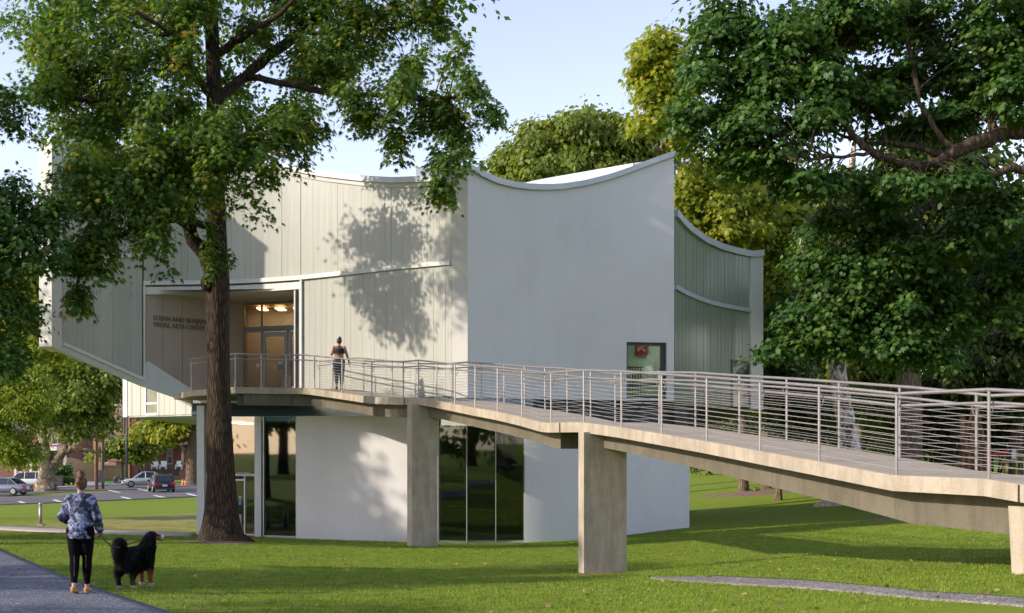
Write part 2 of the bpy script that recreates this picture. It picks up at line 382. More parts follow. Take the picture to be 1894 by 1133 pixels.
# car park and street
r0 = [(-300,941),(0,920),(60,918),(146,913),(250,906),(364,900),(480,893)]; r1 = [(-300,957),(0,934),(90,931),(180,927),(280,923),(367,919),(480,914)]
tag(strip('road', [G(*p)[:2] for p in r0], [G(*p)[:2] for p in r1], M_asph, .04, 60, 14, .1), kind='structure')
s0 = [(-200,905),(0,904),(110,902),(200,897),(300,895),(420,893)]; s1 = [(-200,921),(20,919),(60,914),(160,908),(250,905.2),(364,899.6),(420,896)]
tag(strip('street', [G(*p)[:2] for p in s0], [G(*p)[:2] for p in s1], M_asph, .025, 60, 10, .1), kind='structure')
def on_lift(px, py, lift): g = G(px, py); return (g[0], g[1], g[2]+lift)
for k, (xa, ya, xb, yb) in enumerate([(35,928,44,931),(100,925,112,929),(225,919.5,241,923.5),(285,917,303,920.5),(346,913.5,364,918),(200,907,221,911.5),(255,904.5,276,909)]):
    mb = MB(); a = np.array(G(xa, ya)); b = np.array(G(xb, yb)); t = (b-a)/np.linalg.norm(b-a); n = np.array((-t[1], t[0], 0))*.11; n[2] = 0
    N = 8; vs = []
    for q in range(N+1):
        p = a+(b-a)*q/N
        for s_ in (-1, 1): vs.append((p[0]+n[0]*s_*1.4, p[1]+n[1]*s_*1.4, gh(p[0], p[1])+.048))
    mb.add(vs, [(2*q, 2*q+1, 2*q+3, 2*q+2) for q in range(N)])
    tag(mb.build('road_marking', M_line), kind='structure')
# kerb along the street far side, driveway and far footpath
d0 = [(112,884),(150,886),(176,888)]; d1 = [(150,902.3),(200,898.6),(226,896)]
tag(strip('driveway', [G(*p)[:2] for p in d0], [G(*p)[:2] for p in d1], M_walk, .05, 20, 10, .1), kind='structure')
f0 = [(20,905.5),(110,901.4),(200,896.4),(300,894.4)]; f1 = [(20,907),(110,903),(200,898),(300,896)]
tag(strip('far_pavement', [G(*p)[:2] for p in f0], [G(*p)[:2] for p in f1], M_walk, .12, 40, 4, .15), kind='structure')
# mulch rings
def disc(name, c, rx, ry, mat, lift=.02, n=28, bumpy=.12):
    vs = [(c[0], c[1], gh(c[0], c[1])+lift+bumpy*.6)]; fs = []; rr = [.35, .7, 1.]
    for j, q in enumerate(rr):
        for k in range(n):
            a = 2*math.pi*k/n; w = 1+.16*math.sin(a*3+c[0])+.08*math.sin(a*7+1)+R.uniform(-.05, .05)
            x, y = c[0]+math.cos(a)*rx*q*w, c[1]+math.sin(a)*ry*q*w
            vs.append((x, y, gh(x, y)+(lift+bumpy*(.5 if j == 0 else .2)*R.uniform(.5, 1.2) if j < 2 else -.01)))
    for k in range(n): fs.append((0, 1+k, 1+(k+1) % n))
    for j in range(2):
        for k in range(n): a = 1+j*n+k; b = 1+j*n+(k+1) % n; fs.append((a, a+n, b+n, b))
    mb = MB(); mb.add(vs, fs); return mb.build(name, mat, smooth=True)
tag(disc('mulch_bed', G(412, 1004), 1.15, .9, M_dirt, .015, bumpy=.05), kind='structure')
tag(disc('mulch_bed', G(1395, 912), 3.2, 2.0, M_dirt, .03), kind='structure')
tag(disc('mulch_bed', G(1690, 958), 2.2, 1.6, M_dirt, .03), kind='structure')
tag(disc('mulch_bed', G(1112, 1060), .62, .45, M_dirt, .01, bumpy=.03), kind='structure')
mound = disc('mulch_mound', G(1552, 932), 1.35, 1.0, pmat('wood_chips', (.34,.26,.17), .95, .5, 9, 1., 25, c2=(.55,.46,.34), bdist=.05), .03, bumpy=.55)
tag(mound, 'low heap of pale wood chips on the lawn beyond the ramp', 'mulch heap')
# ---------------------------------------------------------------- building
dL = sm([(117,45.2),(190,46.5),(265,47.2),(420,47.5),(557,46.5),(700,44.6),(835,42.4)], 3)
dW = sm([(865,42.2),(1056,44.2),(1247,45.2)], 2)
dG = lambda p: ip(p, [(1248,46.),(1265,47.6),(1290,49.5),(1310,50.8),(1333,51.9),(1360,53.),(1387,53.9),(1410,54.8)])
topL = [(95,252),(117,256),(300,280),(450,296),(525,304),(600,317),(670,325),(730,328),(790,326),(835,321),(865,310)]
topW = [(865,303),(873,307),(896,319),(919,329),(950,336.5),(978,340),(1008,341),(1037,340),(1080,333.5),(1126,322),(1155,312.5),(1185,301),(1215,290),(1247,279)]
topG = [(1248,387),(1260,402),(1274,416.5),(1303,437),(1333,450.5),(1363,459),(1389,464),(1409,462)]
bandL = [(265,523),(420,521),(500,517),(557,513),(660,502.5),(747,493),(835,485)]
botL = [(95,632),(117,633),(262,697)]
bld = thing('arts_building', 'white arts centre with concave glass plank walls, raised on glazed lower storey', 'building', (0., 50., 0.))
def normal_back(f, p):
    a = P(p-2, 0, f(p-2)); b = P(p+2, 0, f(p+2)); t = b[:2]-a[:2]; t /= np.linalg.norm(t); return np.array((-t[1], t[0]))
def slab_between(mb, f, p0, p1, y0b, y1b, y0t, y1t, off0=0., off1=.06, zb=None, zt=None):
    """upright plank on the curve f between photo columns p0, p1; off0 front offset and off1 back offset (metres, away from camera)"""
    n0, n1 = normal_back(f, p0), normal_back(f, p1); A, B = P(p0, 0, f(p0))[:2], P(p1, 0, f(p1))[:2]
    zb0, zb1 = (PZ(y0b, f(p0)), PZ(y1b, f(p1))) if zb is None else zb
    zt0, zt1 = (PZ(y0t, f(p0)), PZ(y1t, f(p1))) if zt is None else zt
    a0, b0, b1, a1 = A+n0*off0, B+n1*off0, B+n1*off1, A+n0*off1
    mb.hexa([(*a0, zb0), (*b0, zb1), (*b1, zb1), (*a1, zb0)], [(*a0, zt0), (*b0, zt1), (*b1, zt1), (*a1, zt0)])
def curve_run(f, p0, p1, bot, top, off0, off1, name, mat, step=9., parent=bld, smooth=False):
    mb = MB(); n = max(1, int(round((p1-p0)/step))); q = np.linspace(p0, p1, n+1)
    # one continuous closed strip
    rows = []
    for p in q:
        nn = normal_back(f, min(max(p, p0+.01), p1-.01)); A = P(p, 0, f(p))[:2]; b = bot(p); t = top(p)
        rows.append([(*(A+nn*off0), b), (*(A+nn*off1), b), (*(A+nn*off1), t), (*(A+nn*off0), t)])
    vs = [v for r in rows for v in r]; fs = []
    for i in range(n):
        for k in range(4):
            a = i*4+k; b = i*4+(k+1) % 4; fs.append((a, a+4, b+4, b))
    fs += [(0, 1, 2, 3), (n*4+3, n*4+2, n*4+1, n*4)]
    mb.add(vs, fs); return mb.build(name, mat, parent, smooth)
def planks(f, p0, p1, n, yb, yt, mat, joint=.22, seed=0):
    q = np.linspace(p0, p1, n+1); rr = random.Random(seed)
    for i in range(n):
        mb = MB(); a, b = q[i]+joint/2, q[i+1]-joint/2; o = rr.uniform(-.006, .006)
        slab_between(mb, f, a, b, yb(a), yb(b), yt(a), yt(b), o, .045)
        mb.build('glass_plank', mat, bld)
zB = 1.52+CZ
T = lambda tab: (lambda p: ip(p, tab))
cop = .185
def topz(f, tab, dz=0.): return lambda p: PZ(ip(p, tab), f(p))+dz
# left (entrance) facade
yb1 = T([(117,633),(262,697)]); y472 = T([(117,473.5),(265,471.5)])
planks(dL, 119, 263, 13, yb1, lambda p: y472(p)+4, M_chan, seed=1)
planks(dL, 119, 263, 13, lambda p: y472(p)-3.5, lambda p: ip(p, topL)+11, M_chan, seed=2)
planks(dL, 266, 556, 25, lambda p: ip(p, bandL)-4.5, lambda p: ip(p, topL)+11, M_chan, seed=3)
planks(dL, 557, 835, 25, lambda p: ip(p, bandL)-4.5, lambda p: ip(p, topL)+11, M_chan, seed=4)
planks(dL, 561, 835, 25, lambda p: PZ_inv(zB+.06, dL(p)), lambda p: ip(p, bandL)+5, M_chan, seed=5) if False else None
def ypix(z, d): return HY-(z-CZ)*F/d
planks(dL, 561, 835, 25, lambda p: ypix(zB+.06, dL(p)), lambda p: ip(p, bandL)+5, M_chan, seed=5)
# backing behind the planks
curve_run(dL, 117, 264, lambda p: PZ(yb1(p), dL(p)), topz(dL, topL, -.2), .06, .3, 'wall', M_back)
curve_run(dL, 264, 557, lambda p: PZ(ip(p, bandL)+3, dL(p)), topz(dL, topL, -.2), .06, .3, 'wall', M_back)
curve_run(dL, 557, 838, lambda p: zB, topz(dL, topL, -.2), .06, .3, 'wall', M_back)
# trims
curve_run(dL, 150, 265.5, lambda p: PZ(y472(p)+4, dL(p)), lambda p: PZ(y472(p)-3, dL(p)), -.07, .1, 'trim', M_white)
curve_run(dL, 265, 835, lambda p: PZ(ip(p, bandL)+4.2, dL(p)), lambda p: PZ(ip(p, bandL)-3.6, dL(p)), -.09, .1, 'trim', M_white)
curve_run(dL, 264.6, 556, lambda p: PZ(ip(p, bandL)+21, dL(p)), lambda p: PZ(ip(p, bandL)+7.5, dL(p)), -.02, .25, 'lintel', M_white)
curve_run(dL, 117, 838, topz(dL, topL, -.33), topz(dL, topL, -cop), -.05, .2, 'trim', M_stucco2)
curve_run(dL, 93, 838, topz(dL, topL, -cop), topz(dL, topL, 0), -.13, .35, 'roof_coping', M_coping)
curve_run(dL, 265, 268.5, lambda p: PZ(ip(p, [(262,697),(269,700)]), dL(p)), lambda p: PZ(ip(p, bandL)+4.4, dL(p)), -.08, .14, 'frame', M_white)
curve_run(dL, 557, 560, lambda p: zB+.3, lambda p: PZ(ip(p, bandL)+4.4, dL(p)), -.08, .14, 'frame', M_white)
curve_run(dL, 114.5, 117.6, lambda p: PZ(635, dL(p)), lambda p: PZ(264, dL(p)), -.05, .3, 'frame', M_frame)
curve_run(dL, 543, 556.5, lambda p: zB+.34, lambda p: PZ(ip(p, bandL)+21.2, dL(p)), .02, .45, 'door_jamb', M_frame)
curve_run(dL, 547.5, 549.5, lambda p: zB+.34, lambda p: PZ(ip(p, bandL)+21.2, dL(p)), -.06, .02, 'door_jamb', M_dark)
# left end pillar of pale stucco
curve_run(dL, 94, 114, lambda p: PZ(ip(p, [(94,640),(114,650)]), dL(p)), topz(dL, topL, -cop-.002), -.04, .5, 'corner_pillar', M_stucco2)
# slanted sill and hull edge
curve_run(dL, 114.2, 268, lambda p: PZ(ip(p, [(114,638.5),(262,703)]), dL(p)), lambda p: PZ(ip(p, [(114,632.5),(262,697)]), dL(p)), -.12, .12, 'sill', M_white)
curve_run(dL, 114.2, 355, lambda p: PZ(ip(p, [(114,650),(262,714),(355,747)]), dL(p)), lambda p: PZ(ip(p, [(114,638.7),(262,703.2),(270,667),(275,668),(352,718)]), dL(p)), -.04, .16, 'hull_edge', M_hullwhite, step=4)
# corner return beside the white wall
mb = MB(); a = P(835.6, 0, dL(835.6)); b = P(865, 0, 42.16)
mb.hexa([(a[0], a[1]-.05, zB), (b[0], b[1], zB), (b[0]+.1, b[1]+.6, zB), (a[0], a[1]+.6, zB)],
        [(a[0], a[1]-.05, PZ(332, 42.3)), (b[0], b[1], PZ(316, 42.2)), (b[0]+.1, b[1]+.6, PZ(316, 42.2)), (a[0], a[1]+.6, PZ(332, 42.3))])
mb.build('corner_pillar', M_stucco2, bld)
mb = MB(); mb.hexa([(a[0]-.05, a[1]-.17, PZ(331.8, 42.3)), (b[0]-.002, b[1]-.12, PZ(315.8, 42.2)), (b[0]-.002, b[1]+.6, PZ(315.8, 42.2)), (a[0]-.05, a[1]+.6, PZ(331.8, 42.3))],
        [(a[0]-.05, a[1]-.17, PZ(320.5, 42.3)), (b[0]-.002, b[1]-.12, PZ(303.5, 42.2)), (b[0]-.002, b[1]+.6, PZ(303.5, 42.2)), (a[0]-.05, a[1]+.6, PZ(320.5, 42.3))])
mb.build('roof_coping', M_coping, bld)
M_room_fill = nodes('added_room_fill')[0]; _b = M_room_fill.node_tree.nodes['Principled BSDF']; _b.inputs['Emission Color'].default_value = (1, .98, .9, 1); _b.inputs['Emission Strength'].default_value = 6  # emissive fill added to brighten the window room
# white wall, window opening at 1159-1233
zt = topz(dW, topW, -cop-.002)
curve_run(dW, 865, 1159, lambda p: zB, zt, 0, .4, 'wall', M_stucco)
curve_run(dW, 1233, 1247, lambda p: zB, zt, 0, .4, 'wall', M_stucco)
curve_run(dW, 1159, 1233, lambda p: PZ(632, dW(1159)), zt, 0, .4, 'wall', M_stucco)
curve_run(dW, 1159, 1233, lambda p: zB, lambda p: zB+.07, 0, .4, 'wall', M_stucco)
curve_run(dW, 865, 1248, topz(dW, topW, -cop), topz(dW, topW, 0), -.12, .5, 'roof_coping', M_coping)
w = MB(); zs, zw = zB+.072, PZ(632, dW(1159))-.002
def wbox(mb, f, p0, p1, z0, z1, o0, o1): slab_between(mb, f, p0, p1, 0, 0, 0, 0, o0, o1, (z0, z0), (z1, z1))
wbox(w, dW, 1159.1, 1162.5, zs, zw, .1, .3); wbox(w, dW, 1225, 1232.9, zs, zw, .1, .3)
wbox(w, dW, 1162.5, 1225, zw-.1, zw, .1, .3); wbox(w, dW, 1162.5, 1225, zs, zs+.08, .1, .3); wbox(w, dW, 1162.5, 1225, PZ(712, 45), PZ(708, 45), .1, .3)
win = w.build('window', M_dark, bld)
w = MB(); wbox(w, dW, 1162.6, 1224.9, zs+.09, zw-.11, .18, .19); w.build('pane', M_glass2, win)
# room behind that window: floor, walls and a red poster, railing
rm = MB(); c0 = P(1150, 0, 45.6); c1 = P(1248, 0, 45.7); q0, q1 = (c0[0], 49.2), (c1[0]+.1, 48.)
rm.add([(c0[0], 45.5, zB+.02), (c1[0], 45.6, zB+.02), (q1[0], q1[1], zB+.02), (q0[0], q0[1], zB+.02), (c0[0], 45.5, zw+4), (c1[0], 45.6, zw+4), (q1[0], q1[1], zw+4), (q0[0], q0[1], zw+4)],
       [(0, 1, 2, 3), (3, 2, 6, 7), (0, 3, 7, 4)])
rm.build('room_lining', M_innerg, bld)
ps = MB(); a = P(1171, 0, 48.9); ps.box((a[0]+.25, 48.42, PZ(656, 48.4)), (.5, .02, .36), -.55); po = ps.build('poster', pmat('red_poster', (.42,.02,.03), .5, .2, 9), bld)
ps = MB(); a_ = -.55
for (ox, oz, sx, sz) in ((-.1, .14, .12, .13), (-.02, .2, .07, .1), (.06, .17, .05, .15), (.13, .1, .08, .1)):
    ps.box((a[0]+.25+ox*math.cos(a_)+.014*math.sin(a_)*1., 48.42+ox*math.sin(a_)-.02, PZ(656, 48.4)+oz), (sx, .006, sz), a_)
ps.build('print_shapes', pmat('poster_print', (.45,.35,.36), .5, .1, 9), po)
g = MB(); g.box((c0[0]+1., 47.4, zw+.35), (.9, .3, .05)); g.build('ceiling_lamp_or_fill', M_room_fill, bld)  # added fill panel above the window, not a lamp of the building
rl = MB(); z0 = zB+.05
for k in range(5): rl.box((PX(1165+k*5, 46.6), 46.6, z0), (.03, .03, 1.15))
rl.tube([(PX(1160, 46.6), 46.6, z0+1.15), (PX(1188, 46.6), 46.6, z0+1.15)], .025, 6); rl.build('inner_railing', M_dark, bld)
# green glass facade behind
planks(dG, 1248.5, 1386, 21, lambda p: ypix(zB+.03, dG(p)), lambda p: ypix(CZ+5.34, dG(p)), M_chang, .35, 6)
planks(dG, 1248.5, 1386, 21, lambda p: ypix(CZ+5.5, dG(p)), lambda p: ip(p, topG)+9, M_chang, .35, 7)
curve_run(dG, 1248.2, 1387, lambda p: zB, topz(dG, topG, -.2), .06, .3, 'wall', M_back, 6)
curve_run(dG, 1248.4, 1386, lambda p: CZ+5.34, lambda p: CZ+5.5, -.09, .05, 'trim', M_coping, 6)
curve_run(dG, 1248.2, 1411, topz(dG, topG, -.24), topz(dG, topG, 0), -.13, .4, 'roof_coping', M_coping, 6)
curve_run(dG, 1387, 1410, lambda p: zB-.05, topz(dG, topG, -.242), -.05, .6, 'corner_pillar', M_stucco2)
w = MB(); zg = CZ+(HY-665)*52.9/F
wbox(w, dG, 1352, 1386.5, zg-.1, zg, -.03, .04); wbox(w, dG, 1352, 1355, zB+.03, zg-.1, -.03, .04); wbox(w, dG, 1383.5, 1386.5, zB+.03, zg-.1, -.03, .04)
win2 = w.build('window', M_dark, bld)
w = MB(); wbox(w, dG, 1355, 1383.5, zB+.03, zg-.1, -.02, -.01); w.build('pane', pmat('black_glass', (.02,.035,.03), .06, .2, 1), win2)
# roof sheet, right side wall and rear walls (never seen from here, closes the volume except a gap added to light the room)
backy = [(95,300),(300,330),(525,336),(835,345),(960,340),(1000,331),(1190,298),(1247,295)]
fr = []; bk = []
for p in list(np.linspace(95, 835, 24))+list(np.linspace(866, 1247, 16)):
    f = dL if p < 850 else dW; tt = topL if p < 850 else topW
    a = P(p, ip(p, tt)+7, f(p)+.25); fr.append(a); bk.append(P(p, ip(p, backy), 53.))
mb = MB(); n = len(fr); mb.add(fr+bk, [(i, i+1, n+i+1, n+i) for i in range(n-1) if not n-4 <= i <= n-3]); mb.build('roof', M_roof, bld)
mb = MB(); lo = [(b_[0], b_[1], max(zB, CZ+(HY-ip(HX+b_[0]*F/b_[1], [(95,641),(262,714),(355,747),(370,760)]))*53/F+.35) if b_[0] < -12. else zB) for b_ in bk]; mb.add(bk+lo, [(i, n+i, n+i+1, i+1) for i in range(n-1)])
a = P(95, 260, 45.); mb.add([(a[0], a[1], PZ(641, 45)), (bk[0][0], 53, lo[0][2]), tuple(bk[0]), tuple(a)], [(0, 1, 2, 3)])
g1 = P(1410, 0, 54.8); mb.add([(g1[0], g1[1], zB), (g1[0]-2, 64, zB), (g1[0]-2, 64, CZ+7.4), (g1[0], g1[1], CZ+7.6)], [(0, 1, 2, 3)])
mb.add([(bk[-1][0], 53, zB), (g1[0]-2, 64, zB), (g1[0]-2, 64, CZ+7.4), (bk[-1][0], 53, CZ+7.4)], [(0, 1, 2, 3)])
mb.build('rear_wall', M_stucco, bld)
mb = MB(); gg = [P(p, ip(p, topG)+6, dG(p)+.2) for p in (1249, 1290, 1333, 1387, 1410)]
mb.add([tuple(g) for g in gg]+[(g1[0]-2, 64, CZ+7.4), (bk[-1][0], 53.1, CZ+7.4)], [tuple(range(7))]); mb.build('added_daylight_roof', M_glass2, bld)  # unseen roof made of glass to pass daylight into the room
mb = MB(); a, b = P(771, 322, 49), P(800, 316, 49); mb.box(((a[0]+b[0])/2, 49, PZ(330, 49)), (b[0]-a[0], 1., .32)); mb.build('roof_vent', M_coping, bld)
# ---- hull: slanted underside between the upper storey and the lower walls
lowtab = [(355,45.4),(380,45.2),(472,45.),(485,44.8),(548,44.5),(650,43.2),(750,42.4),(809,42.2),(971,42.3),(1065,43.2),(1155,44.5),(1275,47.)]
dB = sm([(380,45.2),(480,45.),(548,44.4),(650,43.3),(750,42.5),(860,42.1),(971,42.3),(1065,43.1),(1155,44.4),(1275,46.9)], 3)
ztw = lambda p: CZ+ip(p, [(355,1.0),(548,.98),(750,.98),(971,.85),(1275,.6)])
up = []; dn = []
for p in list(range(355, 866, 15))+list(range(866, 1247, 20))+[1247, 1249, 1270, 1300, 1333, 1387, 1410]:
    f = dL if p < 850 else (dW if p < 1248 else dG)
    up.append((PX(p, f(p)+.05), f(p)+.05, zB-.002)); q = min(p, 1275)
    dn.append((PX(q, dB(q))-.0, dB(q)-.04, ztw(q)) if p <= 1275 else (PX(1275, dB(1275))+(p-1275)*.01, dB(1275)+(p-1275)*.09, ztw(1275)))
n = len(up); ks = [k for k in range(n) if up[k][0] < PX(1000, 42)]; kc = len(ks)
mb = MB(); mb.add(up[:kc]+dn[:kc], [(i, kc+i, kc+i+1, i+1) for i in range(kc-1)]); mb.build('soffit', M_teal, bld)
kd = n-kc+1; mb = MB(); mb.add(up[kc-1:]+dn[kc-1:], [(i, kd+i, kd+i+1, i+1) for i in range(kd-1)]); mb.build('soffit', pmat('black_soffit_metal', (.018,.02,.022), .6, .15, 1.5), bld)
# left hull underside, rising to the back
fe = [P(p, ip(p, [(95,641),(114,650),(262,714),(355,747)]), dL(p)) for p in (95, 114, 160, 210, 262, 310, 355)]
be = [np.array((e[0]*54/e[1]+.0, 54., CZ+(e[2]-CZ)*54/e[1]+.25)) for e in fe]
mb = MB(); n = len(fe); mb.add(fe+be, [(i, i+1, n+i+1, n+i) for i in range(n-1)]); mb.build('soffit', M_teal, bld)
# ---- lower storey
def lowz(p): return gh(PX(p, dB(p)), dB(p))-.15
curve_run(dB, 548, 810, lambda p: lowz(p), lambda p: ztw(p), 0, .35, 'wall', M_stucco)
curve_run(dB, 971, 1275, lambda p: lowz(p), lambda p: ztw(p), 0, .35, 'wall', M_stucco)
mb = MB(); e = P(1275, 0, dB(1275)); mb.hexa([(e[0]-.35, e[1]+.36, -.3), (e[0], e[1]+.001, -.3), (e[0]-1.5, 60, -.3), (e[0]-1.9, 60, -.3)], [(e[0]-.35, e[1]+.36, ztw(1275)), (e[0], e[1]+.001, ztw(1275)), (e[0]-1.5, 60, ztw(1275)), (e[0]-1.9, 60, ztw(1275))]); mb.build('wall', M_stucco, bld)
def glazing(p0, p1, mulls, zs_=()):
    zb_ = min(lowz(p0), lowz(p1))+.2; fr_ = MB()
    for m_ in [p0+.8]+list(mulls)+[p1-.8]: wbox(fr_, dB, m_-.8, m_+.8, zb_-.1, min(ztw(p0), ztw(p1)), .02, .14)
    wbox(fr_, dB, p0+1.7, p1-1.7, zb_-.1, zb_+.03, .03, .13)
    for z in zs_: wbox(fr_, dB, p0+1.7, p1-1.7, z, z+.05, .03, .13)
    w_ = fr_.build('glazed_wall', M_frame, bld); ed = [p0+1.7]+[x for m_ in mulls for x in (m_-.8, m_+.8)]+[p1-1.7]
    for k in range(0, len(ed), 2):
        g = MB(); wbox(g, dB, ed[k]+.05, ed[k+1]-.05, zb_+.03, min(ztw(p0), ztw(p1))-.002, .07, .085); g.build('pane', M_glass, w_)
glazing(485.5, 548, []); glazing(810, 971, [863, 917])
# entrance bay: door leaf, transom, side lights
zb_ = lowz(430)+.18; ztop = ztw(430); ztr = PZ(880, 45.)
fr_ = MB(); wbox(fr_, dB, 380, 472, ztr, ztr+.07, 0, .14)
for m_ in (381, 451.5, 471): wbox(fr_, dB, m_-1, m_+1, zb_, ztr-.001, .02, .13)
wbox(fr_, dB, 382.2, 450.4, ztr-.16, ztr-.1, .03, .12); wbox(fr_, dB, 382, 470, zb_, zb_+.04, .03, .12)
ew = fr_.build('entrance_screen', M_white, bld)
for a, b, z0_, z1_ in ((380, 472, ztr+.072, ztop), (382.1, 450.4, zb_+.041, ztr-.161), (452.6, 469.9, zb_+.041, ztr-.002)):
    g = MB(); wbox(g, dB, a, b, z0_, z1_, .06, .075); g.build('pane', M_glass2, ew)
g = MB(); wbox(g, dB, 431, 434, zb_+.95, zb_+1.3, -.02, .05); g.build('handle', M_steel, ew)
for (py, c_, h_) in ((917, (.55,.6,.08), 4), (921.5, (.05,.28,.5), 12)):
    g = MB(); wbox(g, dB, 440, 445, PZ(py+h_, 45), PZ(py, 45), .045, .055); g.build('door_notice', pmat('notice_%d' % py, c_, .6, .15, 20), ew)
for p0, p1, f_ in ((366, 379.8, 45.0), (472.4, 484.8, 44.9)):
    g = MB(); x0, x1 = PX(p0, f_), PX(p1, f_); z0_ = gh(x0, f_)-.1
    g.box(((x0+x1)/2, f_-.02, z0_), (x1-x0, .3, ztw(p0)+.35-z0_ if p0 < 400 else ztw(p0)-z0_)); g.build('column', M_white, bld)
def text(body, size, loc, rz, mat, parent, ext=.012, name='lettering', sx=1., spacing=1.):
    c = bpy.data.curves.new(name, 'FONT'); c.body = body; c.size = size; c.extrude = ext; c.resolution_u = 3; c.space_character = spacing
    tmp = bpy.data.objects.new(name, c); COL.objects.link(tmp); me = bpy.data.meshes.new_from_object(tmp.evaluated_get(bpy.context.evaluated_depsgraph_get()))
    bpy.data.objects.remove(tmp); me.materials.clear(); me.materials.append(mat); o = bpy.data.objects.new(name, me); COL.objects.link(o)
    w_ = WLOC[parent.name_full]; o.parent = parent; o.location = (loc[0]-w_[0], loc[1]-w_[1], loc[2]-w_[2]); o.rotation_euler = (math.pi/2, 0, rz); o.scale = (sx, 1, 1)
    return o
a = P(382, 876, dB(382)-.06); b = P(471, 876, dB(471)-.06)
rz_ = math.atan2(b[1]-a[1], b[0]-a[0])
text('BUZ', .15, (a[0]+.04, a[1], PZ(877., 45.)), rz_, M_white, bld, .004).scale = (.62, 1, 1)
c_ = P(437.5, 876, dB(437.5)-.06); text('EL PLATTWEEDEN', .15, (c_[0], c_[1], PZ(878.8, 45.)), rz_, M_white, bld, .004).scale = (.44, 1, 1)
# lower storey interior
it = MB(); x0, x1 = PX(381, 46), PX(1260, 47)
it.add([(x0, 45.3, -.02), (x1-.5, 47.5, -.02), (x1-.5, 56, -.02), (x0, 56, -.02), (x0, 45.3, 3.9), (x1-.5, 47.5, 3.55), (x1-.5, 56, 3.55), (x0, 56, 3.9)], [(3, 2, 6, 7), (4, 7, 6, 5), (1, 5, 6, 2), (0, 3, 7, 4)])
it.add([(x0, 45.5, .02), (PX(809, 42.6), 42.6, .02), (PX(971, 42.8), 42.8, .02), (x1-.6, 47.5, .02), (x1-.6, 56, .02), (x0, 56, .02)], [(0, 1, 2, 3, 4, 5)]); it.build('room_lining', M_inner, bld)
it = MB(); it.box((PX(820, 46), 47.5, .02), (3.2, .8, 1.9)); it.box((PX(905, 46), 46.4, .02), (1.3, .7, 1.5)); it.box((PX(700, 48), 48, .02), (.15, 5, 3.4)); it.box((PX(500, 50), 51.5, .02), (.15, 8, 3.4)); it.build('partition', pmat('dark_partition', (.05,.05,.05), .8, .2, 2), bld)
# warm lamps in the two lobbies (lit in the photo)
M_lamp = nodes('lit_ceiling_lamp')[0]; _b = M_lamp.node_tree.nodes['Principled BSDF']; _b.inputs['Emission Color'].default_value = (1, .62, .3, 1); _b.inputs['Emission Strength'].default_value = 4
for (p, d, z) in ((440, 47.5, 3.8), (410, 47.2, 3.8), (455, 49.5, 3.8)):
    g = MB(); g.box((PX(p, d), d, z), (.45, .45, .05)); g.build('ceiling_lamp_or_fill', M_lamp, bld)
# ---- entrance recess
zc = CZ+1.84
S0 = P(270, 0, dL(270)+.05); S1 = np.array((PX(450, 50.6), 50.6)); zce = PZ(541, dL(270)); B1 = np.array((PX(548, 49.6), 49.6))
def vpanel(mb, a, b, z0, z1, th, z0b=None):
    a = np.array(a[:2], float); b = np.array(b[:2], float); t = (b-a)/np.linalg.norm(b-a); n = np.array((-t[1], t[0]))*th; z0b = z0 if z0b is None else z0b
    mb.hexa([(*a, z0), (*b, z0b), (*(b+n), z0b), (*(a+n), z0)], [(*a, z1), (*b, z1), (*(b+n), z1), (*(a+n), z1)])
sw = S0[:2]; ts = [0, .165, .36, .63, 1.]
# joint positions on the sign wall (seen at photo columns 322, 375)
for k in range(4):
    a = sw+(S1-sw)*(ts[k]+.002); b = sw+(S1-sw)*(ts[k+1]-.002); mb = MB(); vpanel(mb, a, b, (5.24, 4.98, zc+.02, zc+.02)[k], zce, .05, (4.98, zc+.1, zc+.02, zc+.02)[k]); mb.build('wall_panel', M_sign, bld)
mb = MB(); n_ = np.array((-(S1-sw)[1], (S1-sw)[0])); n_ /= np.linalg.norm(n_); vpanel(mb, sw+n_*.055, S1+n_*.055, 5.26, zce, .1); mb.build('wall', M_dark, bld)
E = P(558, 0, dL(558)+.35)
mb = MB(); mb.add([(sw[0], sw[1]+.1, zce), (E[0]-.1, E[1], zce), (B1[0]+.3, B1[1], zce), (S1[0], S1[1], zce)], [(0, 1, 2, 3)]); mb.add([(sw[0], sw[1]+.1, zce+.1), (E[0]-.1, E[1], zce+.1), (B1[0]+.3, B1[1], zce+.1), (S1[0], S1[1], zce+.1)], [(3, 2, 1, 0)]); mb.build('ceiling', M_ceil, bld)
mb = MB(); vpanel(mb, (E[0]-.05, E[1]+.1), (B1[0]+.1, B1[1]+.1), zc, zce-.01, .1); mb.build('wall', M_sign, bld)
# glazed door wall
bt = (B1-S1)/np.linalg.norm(B1-S1)
def bw(p):  # point of the door wall at a photo column
    u = (p-HX)/F; s_ = (u*S1[1]-S1[0])/(bt[0]-u*bt[1]); return S1+bt*s_
dw = MB(); ztz = zc+2.42
for m_, w_ in ((450, 1.2), (484, 3.4), (531.5, 3.2), (546, 1.5)): vpanel(dw, bw(m_-w_/2), bw(m_+w_/2), zc, zce-.02 if m_ in (450, 546) else ztz, .12)
vpanel(dw, bw(450), bw(547), ztz+.001, ztz+.2, .13); vpanel(dw, bw(450.8), bw(545.2), zce-.1, zce-.022, .11); vpanel(dw, bw(482), bw(483.5), ztz+.201, zce-.11, .1)
dws = dw.build('door_screen', pmat('grey_door_metal', (.27,.28,.29), .4, .1, 4, metal=.3), bld)
for a, b, z0_, z1_ in ((451, 482, zc+.05, ztz-.01), (451, 481.8, ztz+.21, zce-.11), (483.8, 545, ztz+.21, zce-.11)):
    g = MB(); vpanel(g, bw(a)+(-.02, .05), bw(b)+(-.02, .05), z0_, z1_, .015); g.build('pane', M_glass2, dws)
